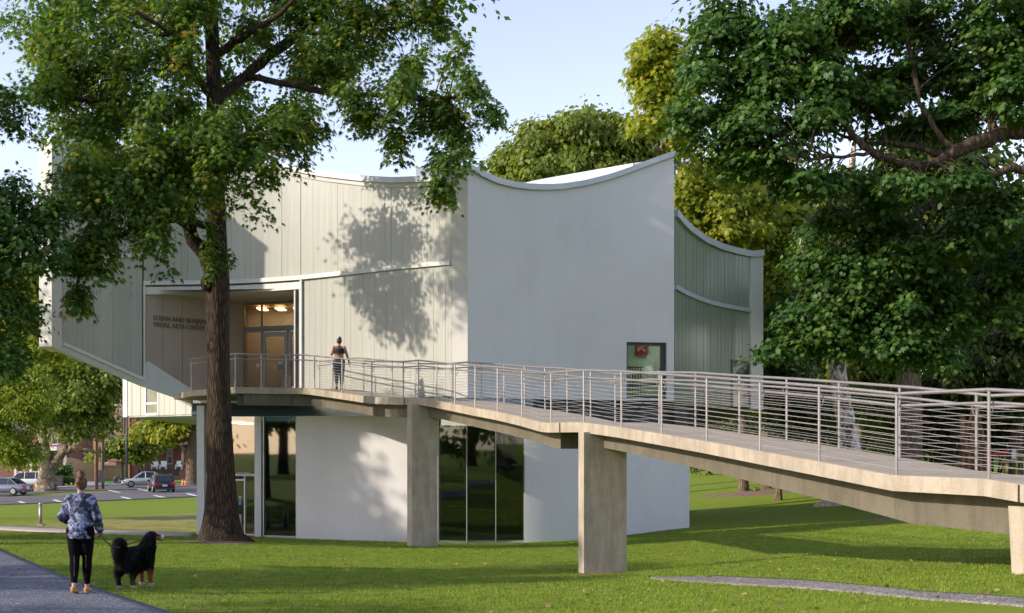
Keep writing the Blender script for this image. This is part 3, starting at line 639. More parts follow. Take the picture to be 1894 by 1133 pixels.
for a, b in ((486.2, 529.6), (533.5, 545)):
    g = MB(); vpanel(g, bw(a), bw(a+4.5), zc+.02, ztz-.03, .05); vpanel(g, bw(b-(4.5 if b < 540 else .6)), bw(b), zc+.02, ztz-.03, .05); vpanel(g, bw(a+4.5), bw(b-4.5), zc+.02, zc+.25, .05); vpanel(g, bw(a+4.5), bw(b-4.5), ztz-.2, ztz-.03, .05)
    dr = g.build('door', M_frame, bld)
    g = MB(); vpanel(g, bw(a+4.6)+(0, .02), bw(b-(4.6 if b < 540 else .7))+(0, .02), zc+.251, ztz-.201, .015); g.build('pane', M_glass2, dr)
    g = MB(); h_ = bw(b-3)-(0, .07) if b < 540 else bw(a+2)-(0, .07); g.tube([(*h_, zc+.75), (*h_, zc+1.3)], .02, 6); g.build('handle', M_steel, dr)
for p_, z_, c_, sx_, sz_ in ((508.5, 1.0, (.7,.42,.03), .13, .13), (519, 1.0, (.05,.25,.5), .2, .18), (519, 1.19, (.8,.72,.1), .2, .07), (477, 1.1, (.75,.75,.7), .1, .14)):
    g = MB(); q = bw(p_)-(0, .03); g.box((q[0], q[1], zc+z_), (sx_, .01, sz_), math.atan2(bt[1], bt[0])); g.build('door_notice', pmat('notice_%s' % int(p_*10+z_*10), c_, .6, .1, 20), dws)
# lobby behind, warm wood lined
M_wood = pmat('warm_wood_lining', (.32,.20,.12), .5, .25, 2, stretch=(1, 1, 8))
g = MB(); g.add([(S1[0]-.3, S1[1]+.2, zc-.02), (B1[0]+.8, B1[1]+.2, zc-.02), (B1[0]+.8, 54, zc-.02), (S1[0]-.3, 54, zc-.02), (S1[0]-.3, S1[1]+.2, zce), (B1[0]+.8, B1[1]+.2, zce), (B1[0]+.8, 54, zce), (S1[0]-.3, 54, zce)],
       [(0, 1, 2, 3), (3, 2, 6, 7), (0, 3, 7, 4), (1, 5, 6, 2), (4, 7, 6, 5)]); g.build('room_lining', M_wood, bld)
for x_ in (-9.6, -8.9, -8.2, -7.6):
    g = MB(); g.box((x_, 52, zce-.12), (.3, .9, .05)); g.build('ceiling_lamp_or_fill', M_lamp, bld)
ang = math.atan2((S1-sw)[1], (S1-sw)[0])
def on_sign(t, z): q = sw+(S1-sw)*t-n_*.006; return (q[0], q[1], z)
t_at = lambda p: ((p-HX)/F*sw[1]-sw[0])/((S1-sw)[0]-(p-HX)/F*(S1-sw)[1])
hgt = 9.3*47/F
ln = np.linalg.norm(S1-sw)
L1 = text('SUSAN AND BENJAMIN', .245, on_sign(t_at(283), PZ(592, 47.7)), ang, M_letter, bld, .03, 'lettering')
L2 = text('VISUAL ARTS CENTER', .245, on_sign(t_at(283), PZ(604.3, 47.7)), ang, M_letter, bld, .03, 'lettering')
bpy.context.view_layer.update()
L1.scale[0] = ln*(t_at(388)-t_at(283))/max(.1, L1.dimensions[0]); L2.scale[0] = ln*(t_at(379)-t_at(283))/max(.1, L2.dimensions[0])
# ---- far white wing seen under the hull
WG0, WG1 = P(228, 0, 57.5), P(385, 0, 53.5)
def fW(p): return ip(p, [(228,57.5),(385,53.5)])
zwb = CZ+(HY-769)*57.2/F
planks(fW, 236, 268, 4, lambda p: ypix(zwb, fW(p)), lambda p: 640, M_chan, .5, 8)
planks(fW, 294, 384, 9, lambda p: ypix(zwb, fW(p)), lambda p: 640, M_chan, .5, 9)
curve_run(fW, 228, 385, lambda p: zwb-.05, lambda p: PZ(640, fW(p)), .06, .4, 'wall', M_stucco, 80)
curve_run(fW, 228, 235.5, lambda p: zwb-.04, lambda p: PZ(640, fW(p)), -.03, .06, 'trim', M_white)
w = MB(); wbox(w, fW, 268.5, 270.5, zwb+.1, zwb+2.4, -.02, .05); wbox(w, fW, 292, 293.8, zwb+.1, zwb+2.4, -.02, .05); wbox(w, fW, 270.5, 292, PZ(748, 56.5), PZ(744.5, 56.5), -.02, .05); wbox(w, fW, 268.5, 293.8, zwb, zwb+.099, -.02, .05)
win3 = w.build('window', M_white, bld); w = MB(); wbox(w, fW, 270.5, 292, zwb+.1, zwb+2.4, .01, .03); w.build('pane', pmat('wing_glass', (.12,.14,.10), .08, .4, 2), win3)
mb = MB(); mb.hexa([(WG0[0]+.4, WG0[1]+.3, zwb-.1), (WG1[0], WG1[1]+.2, zwb-.1), (WG1[0]+2, 64, zwb-.62), (WG0[0]+4, 64, zwb-.5)], [(WG0[0]+.4, WG0[1]+.3, zwb-.04), (WG1[0], WG1[1]+.2, zwb-.04), (WG1[0]+2, 64, zwb+.3), (WG0[0]+4, 64, zwb+.3)]); mb.build('soffit', M_teal, bld)

# ---------------------------------------------------------------- ramp
NE = [(352,44.4,1.84),(435,41.9,1.84),(483,42.2,1.84),(529,42.45,1.84),(560,42.45,1.84),(578,42.2,1.80),(629,41.,1.63),(684,39.4,1.44),(742,38.3,1.37),(770,37.7,1.37),
      (803,36.6,1.25),(837,35.2,1.11),(874,33.4,.96),(915,31.6,.82),(960,29.7,.655),(1000,28.1,.5),(1014,27.6,.48),(1074,26.8,.48),(1143,25.,.36),
      (1217,23.5,.225),(1300,21.9,.09),(1398,20.2,-.06),(1507,18.6,-.2),(1600,17.55,-.31),(1650,17.1,-.365),(1820,15.6,-.375),(1960,14.4,-.47),(2150,13.1,-.58),(2650,10.6,-.78)]
N3 = np.array([(PX(p, d), d, CZ+z) for p, d, z in NE])
def side_off(i, w):
    a = N3[max(i-1, 5)]; b = N3[min(i+1, len(N3)-1)]; t = (b-a)[:2]; t /= np.linalg.norm(t); return np.array((-t[1], t[0]))*w
WID = 1.72
F3 = []
ext = [(-11.9,47.6),(-9.9,50.2),(-8.7,50.1),(-7.7,49.6),(-6.95,46.2)]
for i in range(len(N3)):
    if i < 5: F3.append((*ext[i], N3[i][2]))
    else: o = side_off(i, WID); F3.append((N3[i][0]+o[0], N3[i][1]+o[1], N3[i][2]))
F3 = np.array(F3)
ramp_t = thing('footbridge_ramp', 'long concrete ramp with kinked landings leading up to the glass entrance', 'ramp', (1.4, 26.8, .5))
TH = .2
mb = MB(); n = len(N3); vs = []
for i in range(n):
    a, b = N3[i], F3[i]; vs += [tuple(a), tuple(b), (b[0], b[1], b[2]-TH), (a[0], a[1], a[2]-TH)]
fs = [(i*4+k, i*4+(k+1) % 4, i*4+4+(k+1) % 4, i*4+4+k) for i in range(n-1) for k in range(4)]+[(0, 3, 2, 1), tuple(n*4-4+k for k in range(4))]
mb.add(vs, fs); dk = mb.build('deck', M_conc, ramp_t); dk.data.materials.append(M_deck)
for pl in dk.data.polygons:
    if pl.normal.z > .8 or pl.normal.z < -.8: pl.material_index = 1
def beam(i0, i1, ina, wid, dep, dep2=None):
    mb = MB(); vs = []; ii = list(range(i0, i1+1)); dep2 = dep2 or dep
    for k, i in enumerate(ii):
        o = F3[i]-N3[i]; o = o[:2]/np.linalg.norm(o[:2]) if i > 4 else side_off(6, 1.); dd = dep+(dep2-dep)*k/(len(ii)-1)
        a = N3[i][:2]+o*ina; b = N3[i][:2]+o*(ina+wid); z = N3[i][2]-TH-.002
        vs += [(*a, z), (*b, z), (*b, z-dd), (*a, z-dd)]
    m_ = len(ii); fs = [(i*4+k, i*4+(k+1) % 4, i*4+4+(k+1) % 4, i*4+4+k) for i in range(m_-1) for k in range(4)]+[(0, 3, 2, 1), tuple(m_*4-4+k for k in range(4))]
    mb.add(vs, fs); return mb.build('beam', M_conc_shade, ramp_t)
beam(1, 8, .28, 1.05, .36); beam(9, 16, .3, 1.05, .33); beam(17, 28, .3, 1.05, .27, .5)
mb = MB(); a = N3[1]; mb.box((a[0]+.08, a[1]+.5, a[2]-TH-.36), (.25, .4, .355), .2); mb.build('bearing', M_dark, ramp_t)
for pj in (748, 1036, 1888):
    q_ = np.array([np.interp(pj, [e[0] for e in NE], N3[:, k]) for k in range(3)]); j_ = int(np.searchsorted([e[0] for e in NE], pj)); t_ = (N3[j_]-N3[j_-1])[:2]; t_ /= np.linalg.norm(t_)
    mb = MB(); mb.box((q_[0], q_[1], q_[2]-TH+.004), (.018, .03, TH-.01), math.atan2(t_[1], t_[0])); mb.build('expansion_joint', M_dark, ramp_t)
def pier(px, d, w_, t_, yt_i, u=(.92,.4), flare=0.):
    u = np.array(u)/np.linalg.norm(u); v = np.array((-u[1], u[0])); A = np.array((PX(px, d), d)); zt_ = N3[yt_i][2]-TH-.004
    zb__ = min(gh(*A), gh(*(A+u*w_)))-.2; q = [A, A+u*w_, A+u*w_+v*t_, A+v*t_]; q2 = [A-u*flare, A+u*w_, A+u*w_+v*t_, A+v*t_-u*flare]
    mb = MB(); mb.hexa([(*p_, zb__) for p_ in q], [(*p_, zt_) for p_ in q2]); o = mb.build('pier', M_conc, ramp_t)
    return o
pier(762, 37.5, .75, .45, 9, (.93,.37)); pier(1080, 26.3, .9, .3, 17, (.95,.31)); pier(1906, 15.0, 1.1, .3, 26, (.95,.31), .06)
mb = MB()
for px_, py_, d_ in ((1075,908,26.25),):
    mb.box((PX(px_, d_), d_+.0, PZ(py_+6, d_)), (.02, .02, .11))
# ---------------------------------------------------------------- railings
def along(L, px_):  # parameter by photo column of near edge
    return np.array([np.interp(px_, [e[0] for e in NE], L[:, k]) for k in range(3)])
def railing(label, pts, insetv, post_pts, cables, hand):
    """pts: polyline of base points; posts at post_pts"""
    base = pts[0]; t = thing('railing', label, 'railing', tuple(base), 'cable railings along the ramp')
    HT = 1.03; pts = np.array(pts)
    for q in post_pts:
        mb = MB(); mb.tube([(q[0], q[1], q[2]-.02), (q[0], q[1], q[2]+HT-.01)], .02, 6); mb.build('post', M_steel, t)
    mb = MB(); mb.tube([p+(0, 0, HT) for p in pts], .023, 8); mb.build('top_rail', M_steel, t, True)
    if hand is not None:
        hp = [p+(0, 0, HT-.15)+np.array((*h, 0)) for p, h in zip(pts, insetv)]
        mb = MB(); mb.tube(hp[hand[0]:hand[1]], .02, 8); mb.build('handrail', M_steel, t, True)
        for q in post_pts:
            j = int(np.argmin(np.linalg.norm(pts[:, :2]-q[:2], axis=1))); h = insetv[j]
            mb = MB(); mb.tube([(q[0], q[1], q[2]+HT-.27), (q[0]+h[0]*.6, q[1]+h[1]*.6, q[2]+HT-.27), (q[0]+h[0], q[1]+h[1], q[2]+HT-.16)], .009, 5); mb.build('bracket', M_steel, t)
    for k in range(cables):
        z = .08+k*.082; mb = MB(); mb.tube([p+(0, 0, z) for p in pts], .0042, 5, False); mb.build('cable', M_cable, t)
    return t
ppx = [355,435,483,529,578,629,684,742,770,803,837,874,915,960,1014,1074,1143,1217,1300,1398,1507,1650,1820,1960,2100,2300,2600]
ins = [(F3[i]-N3[i])[:2]/np.linalg.norm((F3[i]-N3[i])[:2])*.07 for i in range(n)]
nb = np.array([N3[i]+(*ins[i], 0) for i in range(n)])
railing('near side cable railing with round top rail along the whole ramp edge', nb, [v*1.1 for v in ins], [along(nb, p) for p in ppx], 10, (0, n))
fs_i = list(range(5, n)); fb = np.array([(F3[4]+(.45, -.55, 0))]+[F3[i]-(*ins[i], 0) for i in fs_i]); fi = [-ins[5]*1.1]+[-ins[i]*1.1 for i in fs_i]
fpx = np.array([F3[4][0]/F3[4][1]]+[0]*0)
# far posts opposite about the same spacing
fp = []; seg = np.linalg.norm(np.diff(fb[:, :2], axis=0), axis=1); cs = np.r_[0, np.cumsum(seg)]
key = [0]
for s_ in np.arange(0, cs[-1], 1.62): fp.append(np.array([np.interp(s_, cs, fb[:, k]) for k in range(3)]))
railing('far side cable railing of the ramp, nearest the white building', fb, fi, fp, 10, (0, len(fb)))
# ---------------------------------------------------------------- foliage
def leaf_star(k=5, inner=.36, span=2.2):
    """pointed palmate leaf, stem at the origin, tip along +x"""
    pts = [(0, 0)]
    for i in range(k):
        a = -span/2*(1)+span*i/(k-1)-0; L = 1-.32*abs(i-(k-1)/2)/((k-1)/2)
        pts.append((.38+math.cos(a*1.25)*L*.62, math.sin(a*1.25)*L*.62))
        if i < k-1:
            a2 = a+span/(k-1)/2; pts.append((.38+math.cos(a2*1.25)*inner*.62, math.sin(a2*1.25)*inner*.62))
    return np.array(pts)
LEAF = {'star': leaf_star(5, .27, 3.0), 'maple': leaf_star(5, .48, 2.9), 'three': leaf_star(3, .5, 2.2),
        'oval': np.array([(0, 0), (.35, -.3), (.8, -.2), (1, 0), (.8, .2), (.35, .3)]), 'quad': np.array([(0, 0), (.5, -.38), (1, 0), (.5, .38)])}
def leaves_mesh(name, c, nrm, fwd, size, tint, mat, shape):
    T_ = LEAF[shape]; k = len(T_); n = len(c)
    nrm = nrm/np.linalg.norm(nrm, axis=1, keepdims=True); fwd = fwd-nrm*np.sum(fwd*nrm, 1, keepdims=True); fwd /= np.linalg.norm(fwd, axis=1, keepdims=True)+1e-9
    sd_ = np.cross(nrm, fwd)
    bend = -(T_[:, 0]**2)*.22-np.abs(T_[:, 1])*.18
    v = c[:, None]+size[:, None, None]*(fwd[:, None]*T_[None, :, 0, None]+sd_[:, None]*T_[None, :, 1, None]+nrm[:, None]*bend[None, :, None])
    return npmesh(name, v.reshape(-1, 3), np.full(n, k), np.arange(n*k), mat, np.repeat(tint, k))
def foliage(blobs, boughs, per, size, bough_r=.45, flat=.4, droop=.35, shell=.55, seed=1, arm_n=7, arm_w=.16):
    """blobs: (centre xyz, radii xyz). returns leaf arrays and bough centres"""
    rg = np.random.default_rng(seed); vol = np.array([b[1][0]*b[1][2] for b in blobs]); vol = vol**.95
    cnt = rg.multinomial(boughs, vol/vol.sum()); C = []; O = []
    for (c, r), m in zip(blobs, cnt):
        if m == 0: continue
        K = max(3, m//arm_n); ua = rg.normal(size=(K, 3)); ua[:, 2] += .12; ua /= np.linalg.norm(ua, axis=1, keepdims=True); La = rg.uniform(.75, 1.2, K)
        ia = rg.integers(0, K, m); rr = (shell+(1-shell)*rg.random(m)**.75)*La[ia]
        u = ua[ia]+rg.normal(size=(m, 3))*arm_w; rad_ = np.array(r)
        q = np.array(c)+u*rr[:, None]*rad_; q[:, 2] -= .10*rad_[2]*rr**2
        C.append(q); O.append(u/np.linalg.norm(u, axis=1, keepdims=True))
    C = np.concatenate(C); O = np.concatenate(O); m = len(C)
    s = rg.lognormal(0, .28, m)*bough_r
    bt_ = np.clip(rg.normal(.5, .22, m), 0, 1)
    uv = rg.normal(size=(m, per, 3))*.55; uv /= np.maximum(1, np.linalg.norm(uv, axis=2, keepdims=True)/1.0); uv[..., 2] *= flat
    rad2 = (uv[..., :2]**2).sum(-1)
    pos = C[:, None]+s[:, None, None]*uv; pos[..., 2] += s[:, None]*(.25-droop*rad2*1.3)
    out = uv*[1, 1, .3]+O[:, None]*.35+rg.normal(size=uv.shape)*.25
    nrm = np.zeros_like(uv); nrm[..., 2] = 1; nrm += out*[.9, .9, .2]*1.0+rg.normal(size=uv.shape)*.42
    fwd = out.copy(); fwd[..., 2] -= .55
    tint = np.clip(bt_[:, None]+rg.normal(0, .13, (m, per)), 0, .995)
    sz = size*rg.uniform(.65, 1.2, (m, per))
    f = lambda a: a.reshape(-1, a.shape[-1])
    return f(pos), f(nrm), f(fwd), sz.ravel(), tint.ravel(), C, O
def twigs(C, O, srcs, mat, parent, every=3, r=.018, seed=2, name='twigs', maxlen=1.7):
    rg = random.Random(seed); mb = MB(); S = np.array(srcs)
    for i in range(0, len(C), every):
        c = C[i]; d = np.linalg.norm(S-c-[0, 0, -.3], axis=1)+np.array([rg.uniform(0, .8) for _ in range(len(S))]); j = int(np.argmin(d)); L = np.linalg.norm(S[j]-c)
        if L > maxlen: continue
        mid = (S[j]+c)/2+np.array((rg.uniform(-.1, .1), rg.uniform(-.1, .1), .12))*L
        mb.tube([S[j], (S[j]+mid)/2+(0, 0, .03*L), mid, c], [r*1.6+.004*L, r*1.3, r*.9, r*.4], 4, False)
    if not mb.v: return None
    o = mb.build(name, mat, parent, True); o['kind'] = 'stuff'; return o
def ppath(pts):  # (px, py, depth, radius in photo px)
    return [P(a[0], a[1], a[2]) for a in pts], [a[3]*a[2]/F for a in pts]
def densify(p, r, k=3, wob=.0, seed=0):
    p = np.array(p); t = np.arange(len(p)); tt = np.linspace(0, len(p)-1, (len(p)-1)*k+1); rg = np.random.default_rng(seed)
    q = np.stack([np.interp(tt, t, p[:, i]) for i in range(3)], 1); rr = np.interp(tt, t, r)
    # smooth corners
    for _ in range(2): q[1:-1] = (q[:-2]+2*q[1:-1]+q[2:])/4
    if wob: q[1:-1] += rg.normal(size=q[1:-1].shape)*wob
    return q, rr
def trunk_mesh(name, pts, mat, parent, n=14, k=3, flare=False, wob=.0, seed=0, world=False):
    p, r = ppath(pts) if not world else ([x[:3] for x in pts], [x[3] for x in pts])
    q, rr = densify(p, r, k, wob, seed); mb = MB(); mb.tube(q, rr, n)
    if wob or flare:
        rg = random.Random(seed); v = np.array(mb.v).reshape(len(q), n, 3); ph = [rg.uniform(0, 6) for _ in range(3)]
        for i in range(len(q)):
            for j in range(n):
                a = 2*math.pi*j/n; w = 1+.07*math.sin(3*a+ph[0]+i*.11)+.04*math.sin(5*a+ph[1]-i*.2)
                if flare: hgt_ = q[i][2]-q[0][2]; w *= 1+.0*a+max(0, .55-hgt_)*.35*math.sin(4*a+ph[2])
                v[i, j] = q[i]+(v[i, j]-q[i])*w
        mb.v = [tuple(x) for x in v.reshape(-1, 3)]
    return mb.build(name, mat, parent, True), q
def blob3(bl):
    """(px,py,rx,ry,d,depth radius m) -> world blob"""
    return [(P(b[0], b[1], b[4]), (b[2]*b[4]/F, b[5], b[3]*b[4]/F)) for b in bl]
def crown(parent, mat, bl, boughs, per, size, shape, world=False, name='crown', **k):
    B = bl if world else blob3(bl); B = [(c_, tuple(x*k.get('shrink', 1.) for x in r_)) for c_, r_ in B]; k.pop('shrink', None); c, nr, fw, sz, ti, C, O = foliage(B, boughs, per, size, **k)
    me = leaves_mesh(name, c-np.array(WLOC[parent.name_full]), nr, fw, sz, ti, mat, shape)
    o = link(name, me, parent); o['kind'] = 'stuff'; return C, O

M_leafA = leafmat('sweetgum_leaves', (.030,.080,.015), (.085,.165,.025), (.19,.28,.045), .48, (.30,.22,.03))
M_leafB = leafmat('maple_leaves', (.022,.065,.013), (.050,.120,.020), (.11,.19,.03), .34)
M_leafY = leafmat('yellow_green_leaves', (.13,.18,.02), (.24,.29,.03), (.38,.40,.045), .5, (.45,.30,.03))
M_leafO = leafmat('olive_leaves', (.085,.13,.022), (.165,.22,.036), (.27,.32,.055), .45)
M_leafL = leafmat('locust_leaves', (.13,.19,.02), (.22,.30,.035), (.34,.38,.05), .5)
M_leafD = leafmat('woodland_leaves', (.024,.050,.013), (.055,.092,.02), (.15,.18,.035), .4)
M_bark1 = bark('sweetgum_bark', (.022,.016,.012), (.105,.074,.052), 17, 2.2, 1., .04)
M_bark2 = bark('maple_bark', (.05,.035,.025), (.15,.11,.075), 8, 2.2, .8, .04)
M_bark3 = bark('grey_brown_bark', (.10,.075,.05), (.26,.20,.14), 12, 1.5, .9, .06)
M_bark4 = bark('sycamore_bark', (.17,.13,.085), (.42,.35,.25), 2.2, 1.6, .7, .09)
def whitebark():
    m, nt, b = nodes('white_sycamore_bark'); setin(b, Roughness=.8); v = mapping(nt, (1, 1, .8)); n = noise(nt, 4.2, 4, .62, v, .5)
    c = ramp(nt, n.outputs[0], [(.42, (.11,.07,.05)), (.47, (.50,.42,.37)), (.6, (.80,.74,.69))]); nt.links.new(c, b.inputs['Base Color']); bump(nt, b, n.outputs[0], .4, .03); return m
M_bark5 = whitebark()

def base_loc(px, py, d): x = PX(px, d); return (x, d, gh(x, d))
# ---- the big sweetgum in front of the entrance
t1 = thing('sweetgum_tree', 'large sweetgum with dark furrowed trunk and drooping star leaves before the entrance', 'tree', base_loc(411, 1000, 38.))
tr = [(411,1012,38,64),(411,1000,38,52),(410,988,38,40),(411,960,38,33),(411,900,38,26),(407,800,38,22.5),(405,700,38,20.5),(404,600,38,20.5),(403,520,38,22),(402,470,38,19),(400,420,38,17.5),(397,330,38,15.5),(396,240,38,15),(394,150,38,13.5),(391,60,38,12.5),(387,-60,38,11),(384,-200,38,8),(380,-330,38,4)]
srcs = []
_, q = trunk_mesh('trunk', tr, M_bark1, t1, 22, 3, True, seed=3); srcs += list(q[30:])
mb = MB(); mb.ell(P(381, 523, 37.75), (.16, .16, .24)); mb.build('burl', M_bark1, t1, True)
limbs = [[(398,520,38,17),(378,470,38,14.5),(352,428,37.8,12.5),(338,408,37.6,9),(300,385,37,7.5),(240,350,36,5),(170,330,35.5,3)],
 [(354,432,37.8,10),(352,395,38,9.5),(360,350,38.2,8.5),(358,300,38.5,7),(330,240,39,5),(280,180,39.5,3)],
 [(398,190,38,11),(425,165,38.2,9),(452,143,38.5,9.5),(500,103,39,9.5),(560,58,39.3,9),(606,22,39.6,8.5),(650,-50,40,7),(700,-140,40,4)],
 [(452,143,38.5,6),(520,150,38,6),(600,170,37.5,6),(690,178,37.2,5),(780,185,37,4),(860,180,37,2.5)],
 [(395,110,38,9),(420,85,38,8),(455,62,37.6,6.5),(500,40,37,5),(560,-20,36,3)],
 [(394,180,38,8),(362,140,37.5,7),(350,110,37,5.5),(320,60,36,4),(250,20,35,3)],
 [(396,270,38,9),(340,230,37.5,7.5),(250,190,36.8,6.5),(150,185,36.5,5.5),(66,173,36.5,5),(0,190,36.5,3)],
 [(392,40,38,9),(330,-20,38,7),(230,-60,38,6),(100,-80,38,4)],
 [(396,300,38,8),(440,290,37,6),(500,270,36.4,5),(560,250,36,3)],
 [(560,58,39.3,5),(640,60,39,4.5),(720,60,38.5,4),(800,30,38,3)],
 [(398,420,38,8),(330,400,36.5,6),(240,420,35.5,5),(160,470,35,3.5),(140,540,35,2)]]
for i, l in enumerate(limbs):
    _, q = trunk_mesh('branch', l, M_bark1, t1, 9, 3, False, .03, i); srcs += list(q[2:])
A1 = [(330,300,110,105,36.,1.6),(280,290,60,60,35.,1.),(270,370,75,80,35.4,1.2),(280,440,32,42,35.2,.6),(420,290,80,60,35.6,1.4),(480,330,52,45,35.4,.9),(500,240,55,55,36,1.1),
 (390,215,60,40,35.6,1.),(210,100,120,90,36.5,2.),(90,90,100,110,37,2.),(75,180,70,45,36.,1.3),(170,220,100,60,36.3,1.4),(330,90,60,70,36.2,1.4),(300,180,70,60,36,1.2),
 (345,20,90,60,37,1.6),(170,10,150,60,38,2.2),(190,300,85,60,35.5,1.3),(140,350,80,55,35,1.2),(190,420,70,52,35,1.),(140,470,45,50,34.8,.8),(138,535,26,36,34.8,.5),(185,490,26,40,34.8,.5),
 (560,225,45,45,37,.9),(560,110,70,55,39,1.6),(480,60,55,45,38.2,1.4),(640,90,100,60,38.6,1.8),(700,30,90,50,38.6,1.8),(800,25,62,38,38,1.2),(560,10,110,45,39.5,1.8),
 (660,190,75,35,37.4,1.2),(740,165,75,50,37.5,1.3),(830,190,72,55,37,1.3),(880,160,42,38,37,.8),(905,195,28,22,37,.5),(860,265,45,50,37,.9),(810,285,45,35,37,.8),(740,238,40,34,37,.7),(735,280,10,20,37,.25),
 (818,335,20,42,36.8,.45),(600,130,70,40,38.2,1.4),(850,95,35,32,37.4,.6),(455,205,35,25,37,.7),(545,290,22,22,36.6,.4),(480,375,22,16,36,.35),(312,475,17,22,36,.3),(265,375,45,50,35.3,.8),
 (770,110,45,40,38,1.)]
C1, O1 = crown(t1, M_leafA, A1, 2600, 24, .18, 'star', bough_r=.34, flat=.7, droop=1.0, shell=.15, shrink=.95, seed=5)
twigs(C1, O1, srcs, M_bark1, t1, 4, .012, seed=4)
# upper crown above the picture (throws the shade on the facade) and leaf sprays on the trunk
A1u = [(300,-120,200,110,38.5,2.6),(520,-110,220,110,38.5,2.6),(760,-70,150,80,38,2.2),(120,-60,110,90,39,2.),(400,-280,200,140,39,2.8)]
crown(t1, M_leafA, A1u, 420, 20, .22, 'three', bough_r=.55, flat=.5, droop=.5, shell=.4, seed=6)
crown(t1, M_leafA, [(330,270,120,80,42,1.5),(480,200,120,70,42.4,1.4),(200,230,110,80,42,1.5),(600,130,100,60,42.5,1.4),(420,110,90,60,42,1.6),(300,330,90,50,41.6,1.1),(380,350,60,40,41.8,.9),(200,290,80,50,41,1.2)], 560, 18, .19, 'three', bough_r=.45, flat=.5, droop=.6, shell=.3, seed=16)
crown(t1, M_leafA, [(397,400,18,75,37.5,.25),(400,455,20,40,37.5,.22),(428,478,8,20,37.7,.15)], 60, 14, .13, 'star', bough_r=.2, flat=1.2, droop=.9, seed=7, name='trunk_sprays')
# ---- neighbour tree, dark leaves hanging in from the left
t2 = thing('sweetgum_tree', 'dark leaved tree reaching in at the left edge, hanging low before the sky', 'tree', base_loc(-230, 1010, 33.5), None)
_, q = trunk_mesh('trunk', [(-230,1045,33.5,50),(-230,1000,33.5,34),(-232,800,33.5,28),(-228,500,33.5,24),(-220,200,33.5,19),(-200,-100,33.5,12),(-200,-300,33.5,5)], M_bark1, t2, 14, 3, True, seed=8); srcs = list(q[6:])
for i, l in enumerate([[(-226,560,33.5,12),(-120,470,33.5,9),(-20,420,33.5,6),(50,400,33.5,3)],[(-228,700,33.5,10),(-120,620,33.5,7),(-10,580,33.5,4)],[(-220,300,33.5,11),(-100,220,33.6,8),(0,160,34,5)]]):
    _, q = trunk_mesh('branch', l, M_bark1, t2, 8, 3, False, .03, i+30); srcs += list(q[2:])
A2 = [(20,420,62,60,33.5,1.3),(70,450,55,60,33.4,1.),(20,520,45,55,33.5,1.),(15,600,52,55,33.6,1.1),(22,655,38,26,33.6,.8),(-60,500,80,160,33.5,1.8),(0,200,42,45,34,1.1),(25,350,45,40,33.6,1.),
 (90,395,40,45,33.5,.8),(-110,330,90,90,33.5,1.8),(-140,180,90,80,33.5,1.8)]
C_, O_ = crown(t2, M_leafB, A2, 1200, 18, .165, 'star', bough_r=.38, flat=.5, droop=.75, shell=.4, seed=9); twigs(C_, O_, srcs, M_bark1, t2, 5, .012, seed=5)
# ---- big maple at right
t3 = thing('maple_tree', 'broad maple filling the upper right with long crooked limbs and layered leaves', 'tree', base_loc(2200, 1000, 29.5))
_, q = trunk_mesh('trunk', [(2200,1010,29.5,60),(2200,960,29.5,46),(2195,800,29.5,40),(2190,500,29.5,36),(2180,340,29.5,34),(2170,100,29.5,24),(2160,-150,29.5,12)], M_bark2, t3, 16, 3, True, seed=12); srcs = list(q[8:])
L3 = [[(2185,420,29.5,26),(2060,300,29,20),(1960,250,28.6,17),(1894,240,28.4,16),(1850,242,28.2,14),(1815,262,28,14),(1762,278,27.8,13),(1738,300,27.8,10),(1700,309,27.8,8.5),(1660,300,27.8,8),(1620,282,27.6,7.5),(1585,262,27.6,7),(1562,232,27.6,6),(1545,205,27.8,5),(1528,185,28,4),(1480,160,28,2.5)],
 [(1842,244,28.2,8),(1830,220,28.3,6.5),(1825,210,28.3,5.5)],[(1770,276,27.8,7),(1745,262,28,6),(1728,240,28,5.5),(1700,190,28.2,4),(1690,120,28.4,5),(1672,50,28.6,4),(1655,-20,28.8,4)],
 [(1745,282,28,6),(1700,276,28.2,5.5),(1660,262,28.4,4.5),(1600,268,28.6,3.5),(1540,240,28.8,3),(1450,230,29,2)],[(1612,280,27.6,4),(1570,290,27.4,3),(1530,286,27.2,3),(1480,300,27,2)],
 [(2060,330,28.5,12),(1950,330,28.2,9),(1880,305,28,8),(1850,318,28,7.5),(1815,330,28,6)],[(2150,600,29.6,12),(1900,450,29.8,9),(1760,350,30,8),(1720,375,30,7),(1660,415,30,6),(1600,440,30,4),(1520,500,30,3)],
 [(2175,200,29.5,16),(2000,60,29,10),(1850,-10,28.8,7),(1700,-60,28.8,5)],[(1655,0,28.8,4),(1600,70,28.6,3),(1520,110,28.4,2.5)]]
for i, l in enumerate(L3):
    _, q = trunk_mesh('branch', l, M_bark2, t3, 10, 3, False, .02, i+60); srcs += list(q[3:])
